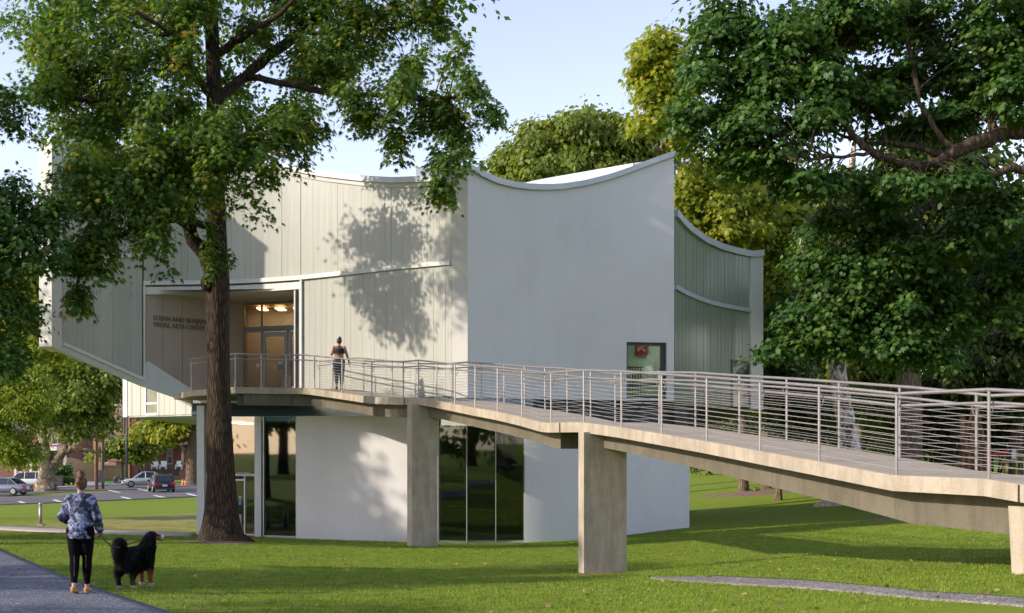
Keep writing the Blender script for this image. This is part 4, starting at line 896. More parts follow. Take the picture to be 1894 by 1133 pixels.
A3 = [(1345,40,75,60,28.6,1.3),(1440,60,90,70,28.4,1.6),(1560,45,110,70,28.8,1.8),(1700,40,110,60,29.4,1.8),(1850,40,110,80,28.6,1.6),(1310,130,55,45,28.4,1.),(1400,150,90,55,28,1.3),(1520,140,90,50,28,1.3),(1650,140,80,50,29.4,1.4),(1790,140,90,50,29,1.4),
 (1300,205,60,42,28.2,1.),(1390,230,85,50,27.8,1.2),(1490,210,80,45,27.8,1.1),(1600,190,70,40,28.4,1.),(1350,280,62,36,28,.9),(1430,290,70,34,27.8,.9),(1530,330,85,32,28,1.),(1470,340,40,22,28.2,.6),(1620,340,60,30,28.4,.8),
 (1690,235,60,26,29.2,.8),(1780,210,70,32,28.8,.9),(1870,150,50,50,27.8,.8),(1870,200,40,26,27.8,.5),(1700,330,55,28,27.2,.6),(1780,330,45,22,27.4,.5),(1850,380,70,40,28,.9),(1800,420,80,50,28.6,1.1),
 (1610,470,90,46,29.6,1.3),(1520,480,52,44,29.8,.9),(1700,470,100,60,29.8,1.3),(1570,550,80,50,29.8,1.2),(1495,570,48,45,29.8,.8),(1650,570,100,55,29.8,1.2),(1470,625,45,34,29.8,.7),(1560,625,75,34,29.6,.9),(1640,640,80,36,29.6,.9),
 (1750,560,80,70,30.2,1.2),(1860,520,70,90,30.2,1.3),(1432,650,26,14,29.8,.4),(1720,650,60,28,29.8,.7),(1540,405,40,24,29.4,.6),(1620,400,70,35,29.6,1.)]
C_, O_ = crown(t3, M_leafB, A3, 3400, 27, .135, 'maple', bough_r=.40, flat=.2, droop=.5, shell=.2, shrink=.97, seed=13); twigs(C_, O_, srcs, M_bark2, t3, 4, .011, seed=6)
crown(t3, M_leafB, [(2100,100,190,260,29,3.),(1700,-120,330,90,29,3.),(2150,450,150,200,29,2.5)], 700, 20, .21, 'three', bough_r=.6, flat=.35, droop=.5, shell=.4, seed=14)

def plain_tree(name, label, cat, px, py, d, th, rpx, bl, leaf, bk, boughs, per, size, shape='quad', group=None, lean=0, seed=20, top=None, **k):
    b = base_loc(px, py, d); t = thing(name, label, cat, b, group)
    zt_ = top if top is not None else max(c[1]-c[3] for c in bl); zt_ = P(px, (min(c[1] for c in bl)), d)[2]
    r = rpx*d/F; pts = [(b[0], b[1], b[2]-.2, r*1.5), (b[0], b[1], b[2]+.5, r*1.12), (b[0]+lean*.3, b[1], b[2]+(zt_-b[2])*.35, r*.9), (b[0]+lean, b[1], b[2]+(zt_-b[2])*.7, r*.55), (b[0]+lean*1.1, b[1], zt_, r*.15)]
    _, q = trunk_mesh('trunk', pts, bk, t, 12, 4, True, .03*r, seed, True)
    B = blob3(bl) if len(bl[0]) == 6 else bl
    rg = random.Random(seed); src = list(q[5:])
    for c, rr in B:
        c = np.array(c); zt2 = min(c[2]-.15*abs(c[0]-b[0]), b[2]+(zt_-b[2])*.8); zt2 = max(zt2, b[2]+(zt_-b[2])*.25); j = int(np.argmin(abs(q[:, 2]-zt2))); a = q[j]
        m_ = (a+c)/2+(0, 0, -.1*np.linalg.norm(c-a)); _, qq = trunk_mesh('branch', [(*a, r*.4), (*m_, r*.25), (*c, r*.1)], bk, t, 7, 4, False, .05, seed+j, True); src += list(qq[3:])
    C_, O_ = crown(t, leaf, bl, boughs, per, size, shape, seed=seed, **k)
    if d < 70: twigs(C_, O_, src, bk, t, 5, .02, seed=seed)
    return t
# ---- trees behind and beside the building
plain_tree('broadleaf_tree', 'olive green rounded tree rising behind the white roof', 'tree', 1080, 0, 82, 0, 12,
 [(1075,275,75,60,82,4),(990,290,55,48,82,3),(1150,280,70,50,82,3.5),(1085,235,42,30,82,2),(1010,250,38,26,82,2),(945,312,42,24,82,2),(1210,290,48,40,83,2.5),(1165,250,26,22,83,1.5),(1060,330,150,50,82,5),(1225,270,22,30,83,1.5),(1135,240,30,22,82,1.5)],
 M_leafO, M_bark3, 1500, 22, .34, 'oval', bough_r=.8, flat=.6, droop=.2, shell=.45, seed=21)
plain_tree('yellowing_tree', 'yellow green sycamore with turning leaves showing left of the big maple', 'tree', 1235, 0, 60, 0, 14,
 [(1200,100,34,26,56,1.),(1190,125,26,18,56,.7),(1225,150,42,50,56,1.3),(1215,215,32,22,56,1.),(1185,235,20,14,56,.6),(1250,190,40,50,57,1.4),(1235,90,30,40,56,1.2),(1290,330,45,50,60,1.6),(1280,400,50,50,60,1.6),(1340,420,60,60,60,2),(1290,470,40,50,60,1.5),(1370,380,60,60,61,2),(1260,250,20,30,58,.8)],
 M_leafY, M_bark4, 1100, 22, .26, 'maple', bough_r=.6, flat=.5, droop=.3, shell=.4, seed=22)
plain_tree('sycamore_tree', 'bright lime green sycamore crown above the curved green glass wall', 'tree', 1250, 0, 62, 0, 13,
 [(1410,470,50,60,64,2),(1450,430,70,60,64,2),(1430,540,40,60,63,1.5),(1500,480,70,60,64,2),(1430,620,30,50,63,1.2),(1380,440,40,30,64,1.3),(1530,420,60,60,65,2)],
 M_leafY, M_bark4, 900, 22, .28, 'maple', bough_r=.6, flat=.5, droop=.3, shell=.4, seed=23)
plain_tree('woodland_tree', 'tall pale olive tree seen between the yellow tree and the maple', 'tree', 1262, 905, 78, 0, 8,
 [(1310,380,50,60,76,2.5),(1380,330,70,60,78,3),(1450,370,80,70,78,3),(1540,380,90,60,78,3),(1350,470,60,50,76,2.5)],
 M_leafO, M_bark3, 800, 20, .36, 'oval', bough_r=.85, flat=.6, droop=.2, shell=.4, seed=24)
# the right hand woods: separate trees, dark below
def wood(label, px, py, d, rpx, bl, seed, leaf=None, n=600, size=.34, bk=None, name='woodland_tree', lean=0.):
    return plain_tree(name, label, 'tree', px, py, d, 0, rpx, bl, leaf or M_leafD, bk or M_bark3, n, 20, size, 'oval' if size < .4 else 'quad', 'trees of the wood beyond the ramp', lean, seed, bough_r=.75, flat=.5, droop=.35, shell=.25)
wood('stout straight grey brown trunk standing in the wood behind the ramp railing', 1682, 955, 52, 23, [(1640,420,120,90,52,3),(1760,380,120,100,52,3),(1600,540,80,50,53,2),(1780,520,110,60,52,2.5),(1700,300,150,90,52,3)], 31, n=800)
wood('thin dark double trunk tree, the left one on the far lawn under the ramp', 1375, 910, 75, 8, [(1350,620,60,70,75,2.5),(1400,540,70,60,75,2.5),(1330,700,50,40,75,2)], 32, n=500)
wood('thin dark trunk beside the double tree, the right one on the far lawn', 1417, 910, 75, 8.5, [(1430,660,60,60,75,2.5),(1480,560,80,70,75,3),(1450,740,60,40,75,2)], 33, n=500)
wood('dense dark tree at the right edge behind the far railing', 1880, 850, 62, 12, [(1850,640,80,80,62,3),(1900,540,100,90,62,3),(1780,680,60,60,62,2.5),(1860,740,70,40,62,2)], 34, n=900, size=.3)
wood('dark tree deep in the wood between the white and the stout trunk', 1620, 880, 84, 7, [(1600,700,70,60,84,3),(1640,600,90,70,84,3.5),(1560,760,60,50,84,2.5)], 35, n=600)
wood('tall tree filling the wood behind the stout trunk', 1760, 870, 88, 9, [(1760,600,110,110,88,4),(1740,740,100,60,88,3.5),(1820,470,130,100,88,4),(1700,430,120,100,90,4)], 36, n=900, size=.42)
wood('far dark tree closing the wood above the curved wall pillar', 1490, 870, 95, 8, [(1480,700,90,70,95,4),(1540,600,100,90,95,4),(1430,560,60,120,95,3.5),(1560,480,130,80,96,4)], 37, n=900, size=.42)
wood('slender olive tree lit at the top behind the pale trunk', 1590, 880, 70, 6, [(1590,660,40,50,66,2),(1640,690,50,50,66,2),(1600,740,50,40,66,2)], 38, leaf=M_leafO, n=450, size=.26)
wood('dark tree closing the far right corner of the wood', 1900, 860, 96, 9, [(1880,620,120,120,96,4),(1850,780,120,50,96,4),(1790,800,90,40,96,3.5),(1900,420,120,120,96,4)], 39, n=800, size=.42)
wood('low branched dark tree right of the building pillar', 1440, 890, 66, 6, [(1440,700,40,60,62,2),(1425,640,30,40,60,1.5),(1480,760,60,50,64,2)], 40, n=500, size=.28)
for i, (px_, l_) in enumerate(((1330,'farthest hazy dark tree just right of the building, closing the lawn'),(1470,'farthest dark tree closing the wood behind the pale trunk'),(1640,'farthest dark tree behind the stout trunk'),(1800,'farthest dark tree behind the reddish snag'))):
    wood(l_, px_, 868, 135, 6, [(px_-50,800,70,60,135,5),(px_+40,790,80,70,135,5),(px_,700,90,80,137,6),(px_+20,600,90,80,137,6),(px_-20,845,110,24,134,4)], 45+i, n=700, size=.55)
# white sycamore trunk
ws = thing('sycamore_tree', 'leaning pale white barked trunk standing behind the ramp railing', 'tree', base_loc(1592, 940, 57))
trunk_mesh('trunk', [(1586,915,57,24),(1582,880,57,21),(1575,840,57,19),(1562,760,57,17),(1550,690,57,15.5),(1545,640,57,15),(1543,580,57,14),(1550,480,57,12),(1570,380,57,9),(1580,250,57,5)], M_bark5, ws, 14, 3, True, seed=41)
for i, l in enumerate([[(1543,600,57,9),(1510,520,57,7),(1480,440,57,5)],[(1549,490,57,8),(1600,420,57,6),(1650,380,57,4)]]): trunk_mesh('branch', l, M_bark5, ws, 8, 3, False, .03, i)
crown(ws, M_leafB, [(1500,470,57,60,57,2),(1600,400,80,60,57,2),(1560,560,57,40,57,1.5),(1480,580,60,50,57,1.5)], 420, 18, .24, 'three', bough_r=.6, flat=.4, droop=.4, shell=.3, seed=42)
# broken snag
sn = thing('tree_snag', 'broken reddish brown dead stump with peeling bark behind the right railing', 'dead tree', base_loc(1800, 880, 44))
trunk_mesh('trunk', [(1800,930,44,34),(1800,880,44,29),(1800,830,44,24),(1803,785,44,15),(1802,755,44,7)], bark('snag_wood', (.06,.035,.022), (.36,.18,.09), 5, .8, .9, .07), sn, 12, 3, True, .03, 43)
trunk_mesh('branch', [(1790,870,44,14),(1785,800,44,10),(1780,770,44,5)], MATS['snag_wood'], sn, 8, 3, False, .02, 44)
# understorey: ivy, shrubs
def shrub(name, label, cat, bl, leaf, n, size, seed, group=None, shape='oval', world=None, br=.35):
    B = world or blob3(bl); c = B[0][0]; t = thing(name, label, cat, (c[0], c[1], gh(c[0], c[1])), group)
    mb = MB(); rg = random.Random(seed)
    for k in range(7):
        b_, rr = B[k % len(B)]; a = rg.uniform(0, 6.28); mb.tube([(c[0]+rg.uniform(-.15, .15), c[1]+rg.uniform(-.15, .15), gh(c[0], c[1])-.1), (b_[0]+math.cos(a)*rr[0]*.3, b_[1], b_[2]), (b_[0]+math.cos(a)*rr[0]*.7, b_[1]+math.sin(a)*rr[1]*.6, b_[2]+rr[2]*.6)], [.04, .03, .012], 5)
    mb.build('stems', M_bark2, t, True)
    crown(t, leaf, B, n, 18, size, shape, world=True, name='foliage', bough_r=br, flat=.7, droop=.2, shell=.3, seed=seed); return t
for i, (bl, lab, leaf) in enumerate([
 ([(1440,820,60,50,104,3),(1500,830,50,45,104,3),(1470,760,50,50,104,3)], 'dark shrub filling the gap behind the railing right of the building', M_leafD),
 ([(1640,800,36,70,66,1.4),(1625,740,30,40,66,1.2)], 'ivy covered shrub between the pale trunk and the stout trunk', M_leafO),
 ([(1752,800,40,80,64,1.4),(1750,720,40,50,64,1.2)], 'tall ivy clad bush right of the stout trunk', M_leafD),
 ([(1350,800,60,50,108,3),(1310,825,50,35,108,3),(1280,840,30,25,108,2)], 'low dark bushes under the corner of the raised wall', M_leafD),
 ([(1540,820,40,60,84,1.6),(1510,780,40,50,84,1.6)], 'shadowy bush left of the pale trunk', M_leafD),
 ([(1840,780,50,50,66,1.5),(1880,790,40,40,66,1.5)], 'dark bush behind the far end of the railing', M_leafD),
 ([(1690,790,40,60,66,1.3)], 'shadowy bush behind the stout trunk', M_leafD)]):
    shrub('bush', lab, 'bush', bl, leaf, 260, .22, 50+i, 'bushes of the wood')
shrub('bush', 'small leafy plants at the foot of the tree under the ramp', 'plant', [(1700,947,10,8,51.5,.3),(1675,950,6,6,51.5,.2)], M_leafO, 24, .16, 58, br=.15)
shrub('bush', 'tuft of green at the foot of the double trunk tree', 'plant', [(1440,905,12,6,74,.4),(1395,908,10,5,74,.4)], M_leafO, 24, .2, 59, br=.2)

# ---- left background trees
plain_tree('locust_tree', 'feathery bright lime green locust at the left edge', 'tree', -75, 960, 62, 0, 9,
 [(25,700,55,40,62,1.8),(10,760,65,50,62,2),(55,740,34,50,61,1.4),(5,820,62,36,61,1.8),(45,830,34,22,61,1.),(-50,740,70,90,62,2.5),(70,700,20,25,61,.7),(30,855,26,10,60.5,.6)],
 M_leafL, M_bark3, 1300, 24, .15, 'oval', bough_r=.5, flat=.3, droop=.6, shell=.3, seed=61)
st_ = thing('sycamore_tree', 'huge sycamore with swollen mottled trunk forking low beside the street', 'tree', base_loc(86, 908, 121))
trunk_mesh('trunk', [(84,914,121,27),(85,905,121,21),(86,895,121,16.5),(85,880,121,15),(84,862,121,14),(84,845,121,12),(82,820,121,10),(80,790,121,8.5),(82,740,121,7),(86,700,121,5.5),(80,650,121,5),(72,600,121,4)], M_bark4, st_, 18, 4, True, .10, 62)
for i, l in enumerate([[(90,868,121,10),(104,850,121,8.5),(118,835,121,7.5),(130,829,121,6),(160,832,121,4),(190,836,121,2)],[(84,760,121,6),(96,720,121,5),(110,690,121,4),(140,640,121,3)],[(82,745,121,5),(76,700,121,4.5),(70,640,121,4),(60,560,121,3)],[(120,834,121,4),(126,800,121,3.5),(150,760,121,3),(180,720,121,2)]]):
    trunk_mesh('branch', l, M_bark4, st_, 8, 4, False, .08, 63+i)
crown(st_, M_leafO, [(60,560,60,50,119,5),(140,690,70,36,121,5),(190,720,40,40,121,4),(110,760,50,36,120,3),(180,780,36,26,121,3),(150,740,60,40,120,4),(60,640,70,40,121,4),(110,640,60,40,122,4),(200,700,30,25,121,3),(140,800,36,20,120,2)], 900, 20, .42, 'quad', bough_r=1.2, flat=.5, droop=.4, shell=.35, seed=64)
plain_tree('yellowing_tree', 'golden green tree glowing behind the left corner of the arts centre', 'tree', -30, 905, 96, 0, 8,
 [(60,530,45,45,96,3),(30,560,45,40,96,3),(75,590,30,45,96,2.5),(90,640,30,40,96,2),(50,640,36,30,96,2),(20,620,40,40,96,2),(10,510,50,40,96,3)], M_leafY, M_bark4, 700, 20, .42, 'quad', bough_r=1., flat=.5, droop=.3, shell=.35, seed=65)
plain_tree('street_tree', 'small yellow green tree hanging over the silver car and porch', 'tree', 262, 897, 150, 0, 3,
 [(225,826,26,14,148,2),(262,824,32,18,148,2.5),(200,838,20,10,148,1.5),(300,800,34,20,150,2.5),(330,790,26,20,150,2),(280,835,20,14,149,1.5),(250,845,14,8,148,1.2),(175,842,16,9,149,1.2)], M_leafO, M_bark3, 420, 18, .42, 'quad', bough_r=.9, flat=.45, droop=.4, shell=.3, seed=66)
plain_tree('street_tree', 'very thick grey trunk beside the porch, right of the black car', 'tree', 356, 900, 140, 0, 11,
 [(320,790,50,22,140,3),(400,770,60,30,140,3),(350,740,70,40,140,4),(270,800,26,14,140,2)], M_leafY, M_bark3, 500, 18, .5, 'quad', bough_r=1., flat=.5, droop=.3, shell=.3, seed=67)
plain_tree('broadleaf_tree', 'dull olive tree behind the brick houses at left', 'tree', 10, 880, 190, 0, 6,
 [(20,760,50,40,190,5),(30,720,50,50,190,5),(120,700,60,45,190,5),(200,690,60,50,190,5),(120,610,60,50,190,5)], M_leafO, M_bark3, 900, 18, .6, 'quad', bough_r=1.3, flat=.5, droop=.3, shell=.35, seed=68)
shrub('bush', 'rounded green bush beside the huge sycamore trunk', 'bush', [(115,873,18,12,138,1.2),(126,886,9,8,137,.6),(100,874,12,11,139,.9)], M_leafB, 170, .3, 69, br=.35)
# trees out of frame at left and behind the camera: they shade the lawn and the walker as in the photo
def shade_tree(x, y, h, r, seed, label, n=420, lo=.45):
    z = gh(x, y); t = thing('broadleaf_tree', label, 'tree', (x, y, z), 'shade trees left of the view')
    trunk_mesh('trunk', [(x, y, z-.2, .6), (x, y, z+.6, .42), (x, y, z+h*.45, .34), (x, y, z+h*.9, .1)], M_bark1, t, 12, 4, True, .02, seed, True)
    rg = random.Random(seed); B = []
    for k in range(9):
        a = rg.uniform(0, 6.28); q_ = rg.uniform(.2, .75)*r; B.append(((x+math.cos(a)*q_, y+math.sin(a)*q_, z+h*(lo+(.85-lo)*(k+rg.random())/9)), (r*.45, r*.45, h*.14)))
    crown(t, M_leafA, B, n, 14, .36 if n > 400 else .6, 'quad', world=True, bough_r=.8 if n > 400 else 1.3, flat=.5, droop=.4, shell=.3, seed=seed); return t
for i, (x, y, h, r, l) in enumerate([(-20,18,11,4.4,'shade tree nearest the walker, left of the path'),(-25,33.5,12,3.6,'shade tree on the left lawn level with the big sweetgum'),(-25.5,38,15,6.2,'broad shade tree left of the entrance, outside the view'),(-24,6,12,5,'shade tree left of the camera')]):
    shade_tree(x, y, h, r, 80+i, l, 900 if i == 2 else 420)
for i, (x, y, h, r) in enumerate([(-52,-14,14,8),(-62,6,14,8),(-46,-30,15,9),(52,8,13,8),(-22,-18,14,8),(-8,-26,15,9),(8,-24,15,9),(24,-20,14,8),(38,-8,13,8),(-36,-6,13,7)]):
    t_ = shade_tree(x, y, h, r, 95+i, ('%s park tree behind the camera, mirrored in the glass' % ('first','second','third','fourth','fifth','sixth','seventh','eighth','ninth','tenth')[i]), 300, .1); t_['group'] = 'park trees behind the camera'
# ---------------------------------------------------------------- street, houses, cars
def brickmat(name, c1, c2, mortar, s=1.):
    m, nt, b = nodes(name); setin(b, Roughness=.9); br = nt.nodes.new('ShaderNodeTexBrick'); br.inputs['Scale'].default_value = 1
    br.inputs['Brick Width'].default_value = .24*s; br.inputs['Row Height'].default_value = .08*s; br.inputs['Mortar Size'].default_value = .01*s
    br.inputs['Color1'].default_value = rgba(c1); br.inputs['Color2'].default_value = rgba(c2); br.inputs['Mortar'].default_value = rgba(mortar)
    t = nt.nodes.new('ShaderNodeTexCoord'); sp = nt.nodes.new('ShaderNodeSeparateXYZ'); cb = nt.nodes.new('ShaderNodeCombineXYZ'); ad = nt.nodes.new('ShaderNodeMath')
    nt.links.new(t.outputs['Object'], sp.inputs[0]); nt.links.new(sp.outputs[0], ad.inputs[0]); nt.links.new(sp.outputs[1], ad.inputs[1])
    nt.links.new(ad.outputs[0], cb.inputs[0]); nt.links.new(sp.outputs[2], cb.inputs[1]); nt.links.new(cb.outputs[0], br.inputs['Vector'])
    n = noise(nt, .5, 4); nt.links.new(mixc(nt, ramp(nt, n.outputs[0], [(.35, (0,)*3), (.7, (.4,)*3)]), br.outputs[0], tuple(x*.6 for x in c1)), b.inputs['Base Color']); return m
M_brick = brickmat('red_brick', (.22,.07,.05), (.30,.11,.08), (.28,.22,.19))
M_brick2 = brickmat('pink_brick', (.40,.20,.15), (.50,.27,.20), (.45,.38,.33))
M_tan = brickmat('tan_block', (.42,.27,.12), (.48,.32,.15), (.34,.24,.13), 2.4)
M_slate = pmat('dark_shingle', (.09,.085,.09), .8, .3, 3, .4, 12)
M_fencew = pmat('cedar_boards', (.36,.23,.12), .8, .3, 3, .4, 30, stretch=(4, 4, .4), c2=(.48,.32,.17))
M_housewin = pmat('house_glass', (.05,.06,.07), .12, .4, .8)
M_porch = pmat('dark_porch_floor', (.16,.13,.11), .8, .2, 2)  # dark brown floor tone
M_redpaint = pmat('red_hydrant_paint', (.55,.03,.03), .45, .15, 6)
M_pole = pmat('utility_pole_wood', (.25,.13,.08), .9, .3, 3, stretch=(4, 4, .3), c2=(.36,.20,.13))
M_pole2 = pmat('weathered_pole_wood', (.16,.12,.10), .9, .3, 3, stretch=(4, 4, .3))
M_lampblue = pmat('blue_black_post', (.035,.06,.08), .5, .2, 3)
def XY(px, d): return PX(px, d)
def house(name, label, cat, px0, px1, d, py_base, py_top, wallm, wins, depth=9, roofm=None, roof_h=0., gap=.0, doors=()):
    x0, x1 = PX(px0, d), PX(px1, d); z0, z1 = PZ(py_base, d), PZ(py_top, d)
    t = thing(name, label, cat, ((x0+x1)/2, d+depth/2, z0)); th = .3
    # front wall with real openings
    xs_ = sorted(set([x0, x1]+[PX(w, d) for ww in wins+list(doors) for w in (ww[0], ww[2])])); zs_ = sorted(set([z0-.6, z1]+[PZ(w, d) for ww in wins+list(doors) for w in (ww[1], ww[3])]))
    mb = MB(); ops = [(PX(w[0], d), PX(w[2], d), PZ(w[3], d), PZ(w[1], d)) for w in wins+list(doors)]
    for i in range(len(xs_)-1):
        for j in range(len(zs_)-1):
            cx, cz = (xs_[i]+xs_[i+1])/2, (zs_[j]+zs_[j+1])/2
            if any(o[0] < cx < o[1] and o[2] < cz < o[3] for o in ops): continue
            mb.add([(xs_[i], d, zs_[j]), (xs_[i+1], d, zs_[j]), (xs_[i+1], d, zs_[j+1]), (xs_[i], d, zs_[j+1])], [(0, 1, 2, 3)])
    mb.add([(x0, d, z0-.6), (x0, d+depth, z0-.6), (x0, d+depth, z1), (x0, d, z1), (x1, d, z0-.6), (x1, d+depth, z0-.6), (x1, d+depth, z1), (x1, d, z1)], [(3, 2, 1, 0), (4, 5, 6, 7), (1, 2, 6, 5)])
    for o in ops:
        a, b_, c, e = o; mb.add([(a, d, c), (b_, d, c), (b_, d, e), (a, d, e), (a, d+.18, c), (b_, d+.18, c), (b_, d+.18, e), (a, d+.18, e)], [(0, 4, 5, 1), (1, 5, 6, 2), (2, 6, 7, 3), (3, 7, 4, 0)])
    mb.build('wall', wallm, t)
    for k, o in enumerate(ops):
        a, b_, c, e = o; isd = k >= len(wins); f = MB(); w_ = .09
        for (p, q, r_, s_) in ((a, a+w_, c, e), (b_-w_, b_, c, e), (a+w_, b_-w_, e-w_, e), (a+w_, b_-w_, c, c+w_))+(() if isd else ((a+w_, b_-w_, (c+e)/2-.03, (c+e)/2+.03),)):
            f.box(((p+q)/2, d+.1, r_), (q-p, .1, s_-r_))
        fr__ = f.build('door' if isd else 'window', M_white, t); g = MB(); g.box(((a+b_)/2, d+.165, c+.01), (b_-a-.02, .02, e-c-.02)); g.build('panel' if isd else 'pane', pmat('brown_door', (.16,.06,.035), .5, .2, 3) if isd else M_housewin, fr__)
    r_ = MB()
    if roof_h: r_.add([(x0-.4, d-.5, z1), (x1+.4, d-.5, z1), (x1+.4, d+depth+.4, z1), (x0-.4, d+depth+.4, z1), (x0-.4, d+depth/2, z1+roof_h), (x1+.4, d+depth/2, z1+roof_h)], [(0, 1, 5, 4), (2, 3, 4, 5), (0, 4, 3), (1, 2, 5), (0, 3, 2, 1)])
    else: r_.box(((x0+x1)/2, d+depth/2, z1), (x1-x0+.3, depth+.3, .25))
    r_.build('roof', roofm or M_slate, t); return t, x0, x1, z0, z1
# brick house with porch right
h, x0, x1, z0, z1 = house('brick_house', 'dark red brick house with a deep porch and white chairs behind the parked cars', 'house', 243, 420, 168, 882, 770, M_brick,
  [(279,847,291,866),(308,828,319,858),(335,828,344,858),(300,790,312,812),(335,790,347,812)], doors=[(257,853,267,878)], roof_h=3)
mb = MB(); mb.box(((x0+x1)/2+1.2, 166, z0-.5), (x1-x0-2.4, 4, .75)); mb.build('porch_floor', M_porch, h)
mb = MB(); mb.box(((x0+x1)/2+1.2, 165.6, PZ(822, 166)), (x1-x0-1.8, 4.6, .3)); mb.build('porch_roof', M_slate, h)
for p in (252, 338, 405): mb = MB(); mb.box((PX(p, 164.2), 164.2, z0-.6), (.7, .7, 1.9)); mb.box((PX(p, 164.2), 164.2, z0+1.3), (.3, .3, PZ(822, 166)-z0-1.3)); mb.build('porch_pier', M_brick, h)
mb = MB()
for k in range(40): x = PX(262+k*1.85, 164.1); mb.box((x, 164.1, z0+.2), (.05, .05, .85))
mb.box(((PX(262, 164)+PX(336, 164))/2, 164.1, z0+1.05), (PX(336, 164)-PX(262, 164), .08, .08)); mb.build('porch_railing', M_dark, h)
def chair(px, d, z, label):
    x = PX(px, d); t = thing('porch_chair', label, 'chair', (x, d, z), 'white chairs on the brick porch'); mb = MB(); mb.box((x, d, z+.4), (.7, .6, .1)); mb.build('seat', M_white, t)
    mb = MB(); mb.box((x, d+.3, z+.5), (.7, .1, .6)); mb.build('backrest', M_white, t)
    for s in (-1, 1):
        mb = MB(); mb.box((x+s*.35, d, z+.1), (.08, .6, .55)); mb.build('arm', M_white, t)
for p, l in ((286.5, 'white porch chair left of the dark window'), (302, 'middle white porch chair, under the tall window'), (331, 'white porch chair beside the brick porch pier')): chair(p, 163.6 if p != 331 else 163.8, z0+.95, l)
# tall pink brick house beyond
house('brick_house', 'tall pinkish brick house side wall behind the utility poles', 'house', 128, 240, 172, 884, 757, M_brick2, [(133,832,139,845),(150,830,157,846),(192,820,200,856),(204,790,212,806),(172,800,180,812)], roof_h=0)
mb = MB()
# chimney like brick stack seen between the poles
ch = thing('brick_chimney', 'light red brick stack rising to the right of the utility poles', 'chimney', (PX(224, 171), 171, PZ(884, 171))); mb.box((PX(224, 170.6), 170.6, PZ(884, 171)), (1.0, .9, PZ(716, 171)-PZ(884, 171))); mb.build('stack', M_brick2, ch)
mb = MB(); mb.box((PX(224, 170.6), 170.6, PZ(716, 171)), (1.2, 1.1, .3)); mb.build('cap', M_white, ch)
# left house
h, x0, x1, z0, z1 = house('brick_house', 'dark house with white trimmed porch behind the white car', 'house', -30, 128, 158, 884, 795, M_brick, [(60,840,70,862),(94,836,107,858),(5,838,16,862),(40,800,50,820),(95,800,107,822)], doors=[(31,842,45,873)], roof_h=3.5)
for p in (29, 57, 120): mb = MB(); mb.box((PX(p, 154.5), 154.5, z0), (.28, .28, PZ(832, 154.5)-z0)); mb.build('porch_post', M_white, h)
mb = MB(); mb.box((PX(45, 155.5), 155.6, PZ(833, 154.5)), (PX(124, 155)-PX(-20, 155), 4.6, .45)); mb.build('porch_roof', M_white, h)
mb = MB(); mb.box((PX(50, 155.5), 155.6, z0-.7), (PX(124, 155)-PX(-20, 155), 4.6, .9)); mb.build('porch_floor', M_porch, h)
# tan block wall and terrace behind lawn
tw = thing('garden_wall', 'tan block retaining wall above the small green lawn', 'wall', (PX(210, 163), 163, PZ(886, 163))); mb = MB(); mb.box((PX(211, 163), 163, PZ(888, 163)), (PX(232, 163)-PX(190, 163), .8, PZ(862, 163)-PZ(888, 163))); mb.build('blockwork', M_tan, tw)
mb = MB(); mb.box((PX(211, 163), 163, PZ(862, 163)), (PX(232, 163)-PX(190, 163)+.2, 1., .12)); mb.build('cap', M_walk, tw)
# small bright lawn bank
lb = strip('lawn_bank', [G(192, 890)[:2], G(236, 889)[:2]], [G(196, 898.)[:2], G(242, 894.5)[:2]], pmat('bright_lawn', (.06,.17,.015), .9, .2, 1), .09, 10, 4, .12); lb['kind'] = 'structure'
# wooden fence of single boards, two runs
fn = thing('wooden_fence', 'tall cedar board fence running back along the driveway', 'fence', (PX(150, 150), 150, PZ(887, 150)))
bdm = None; nbd = 44
A_ = np.array((PX(123, 151), 151.)); B_ = np.array((PX(176, 158), 158.)); tt = B_-A_; an = math.atan2(tt[1], tt[0]); wl = np.linalg.norm(tt)/nbd
bd = MB(); bd.box((0, 0, 0), (wl*.9, .04, 1)); bdme = bd.build('fence_board', M_fencew, me_only=True)
for k in range(nbd):
    p = A_+tt*(k+.5)/nbd; o = bpy.data.objects.new('fence_board', bdme); COL.objects.link(o); o.parent = fn
    px_ = HX+p[0]*F/p[1]; top_ = ip(px_, [(123,846),(135,847),(150,851),(176,857)]); bot_ = ip(px_, [(123,874),(150,884),(176,890)])
    w_ = WLOC[fn.name_full]; o.location = (p[0]-w_[0], p[1]-w_[1]+R.uniform(-.02, .02), PZ(bot_, p[1])-w_[2]-.3); o.rotation_euler = (0, 0, an); o.scale = (1, 1, PZ(top_, p[1])-PZ(bot_, p[1])+.3+R.uniform(-.03, .03))
for q in (.25, .8):
    mb = MB(); mb.tube([(A_[0], A_[1]+.06, PZ(ip(123, [(0,0)])+0, 1) if False else PZ(874, 151)+q*1.6), (B_[0], B_[1]+.06, PZ(890, 158)+q*1.6)], .04, 4); mb.build('rail', M_fencew, fn)
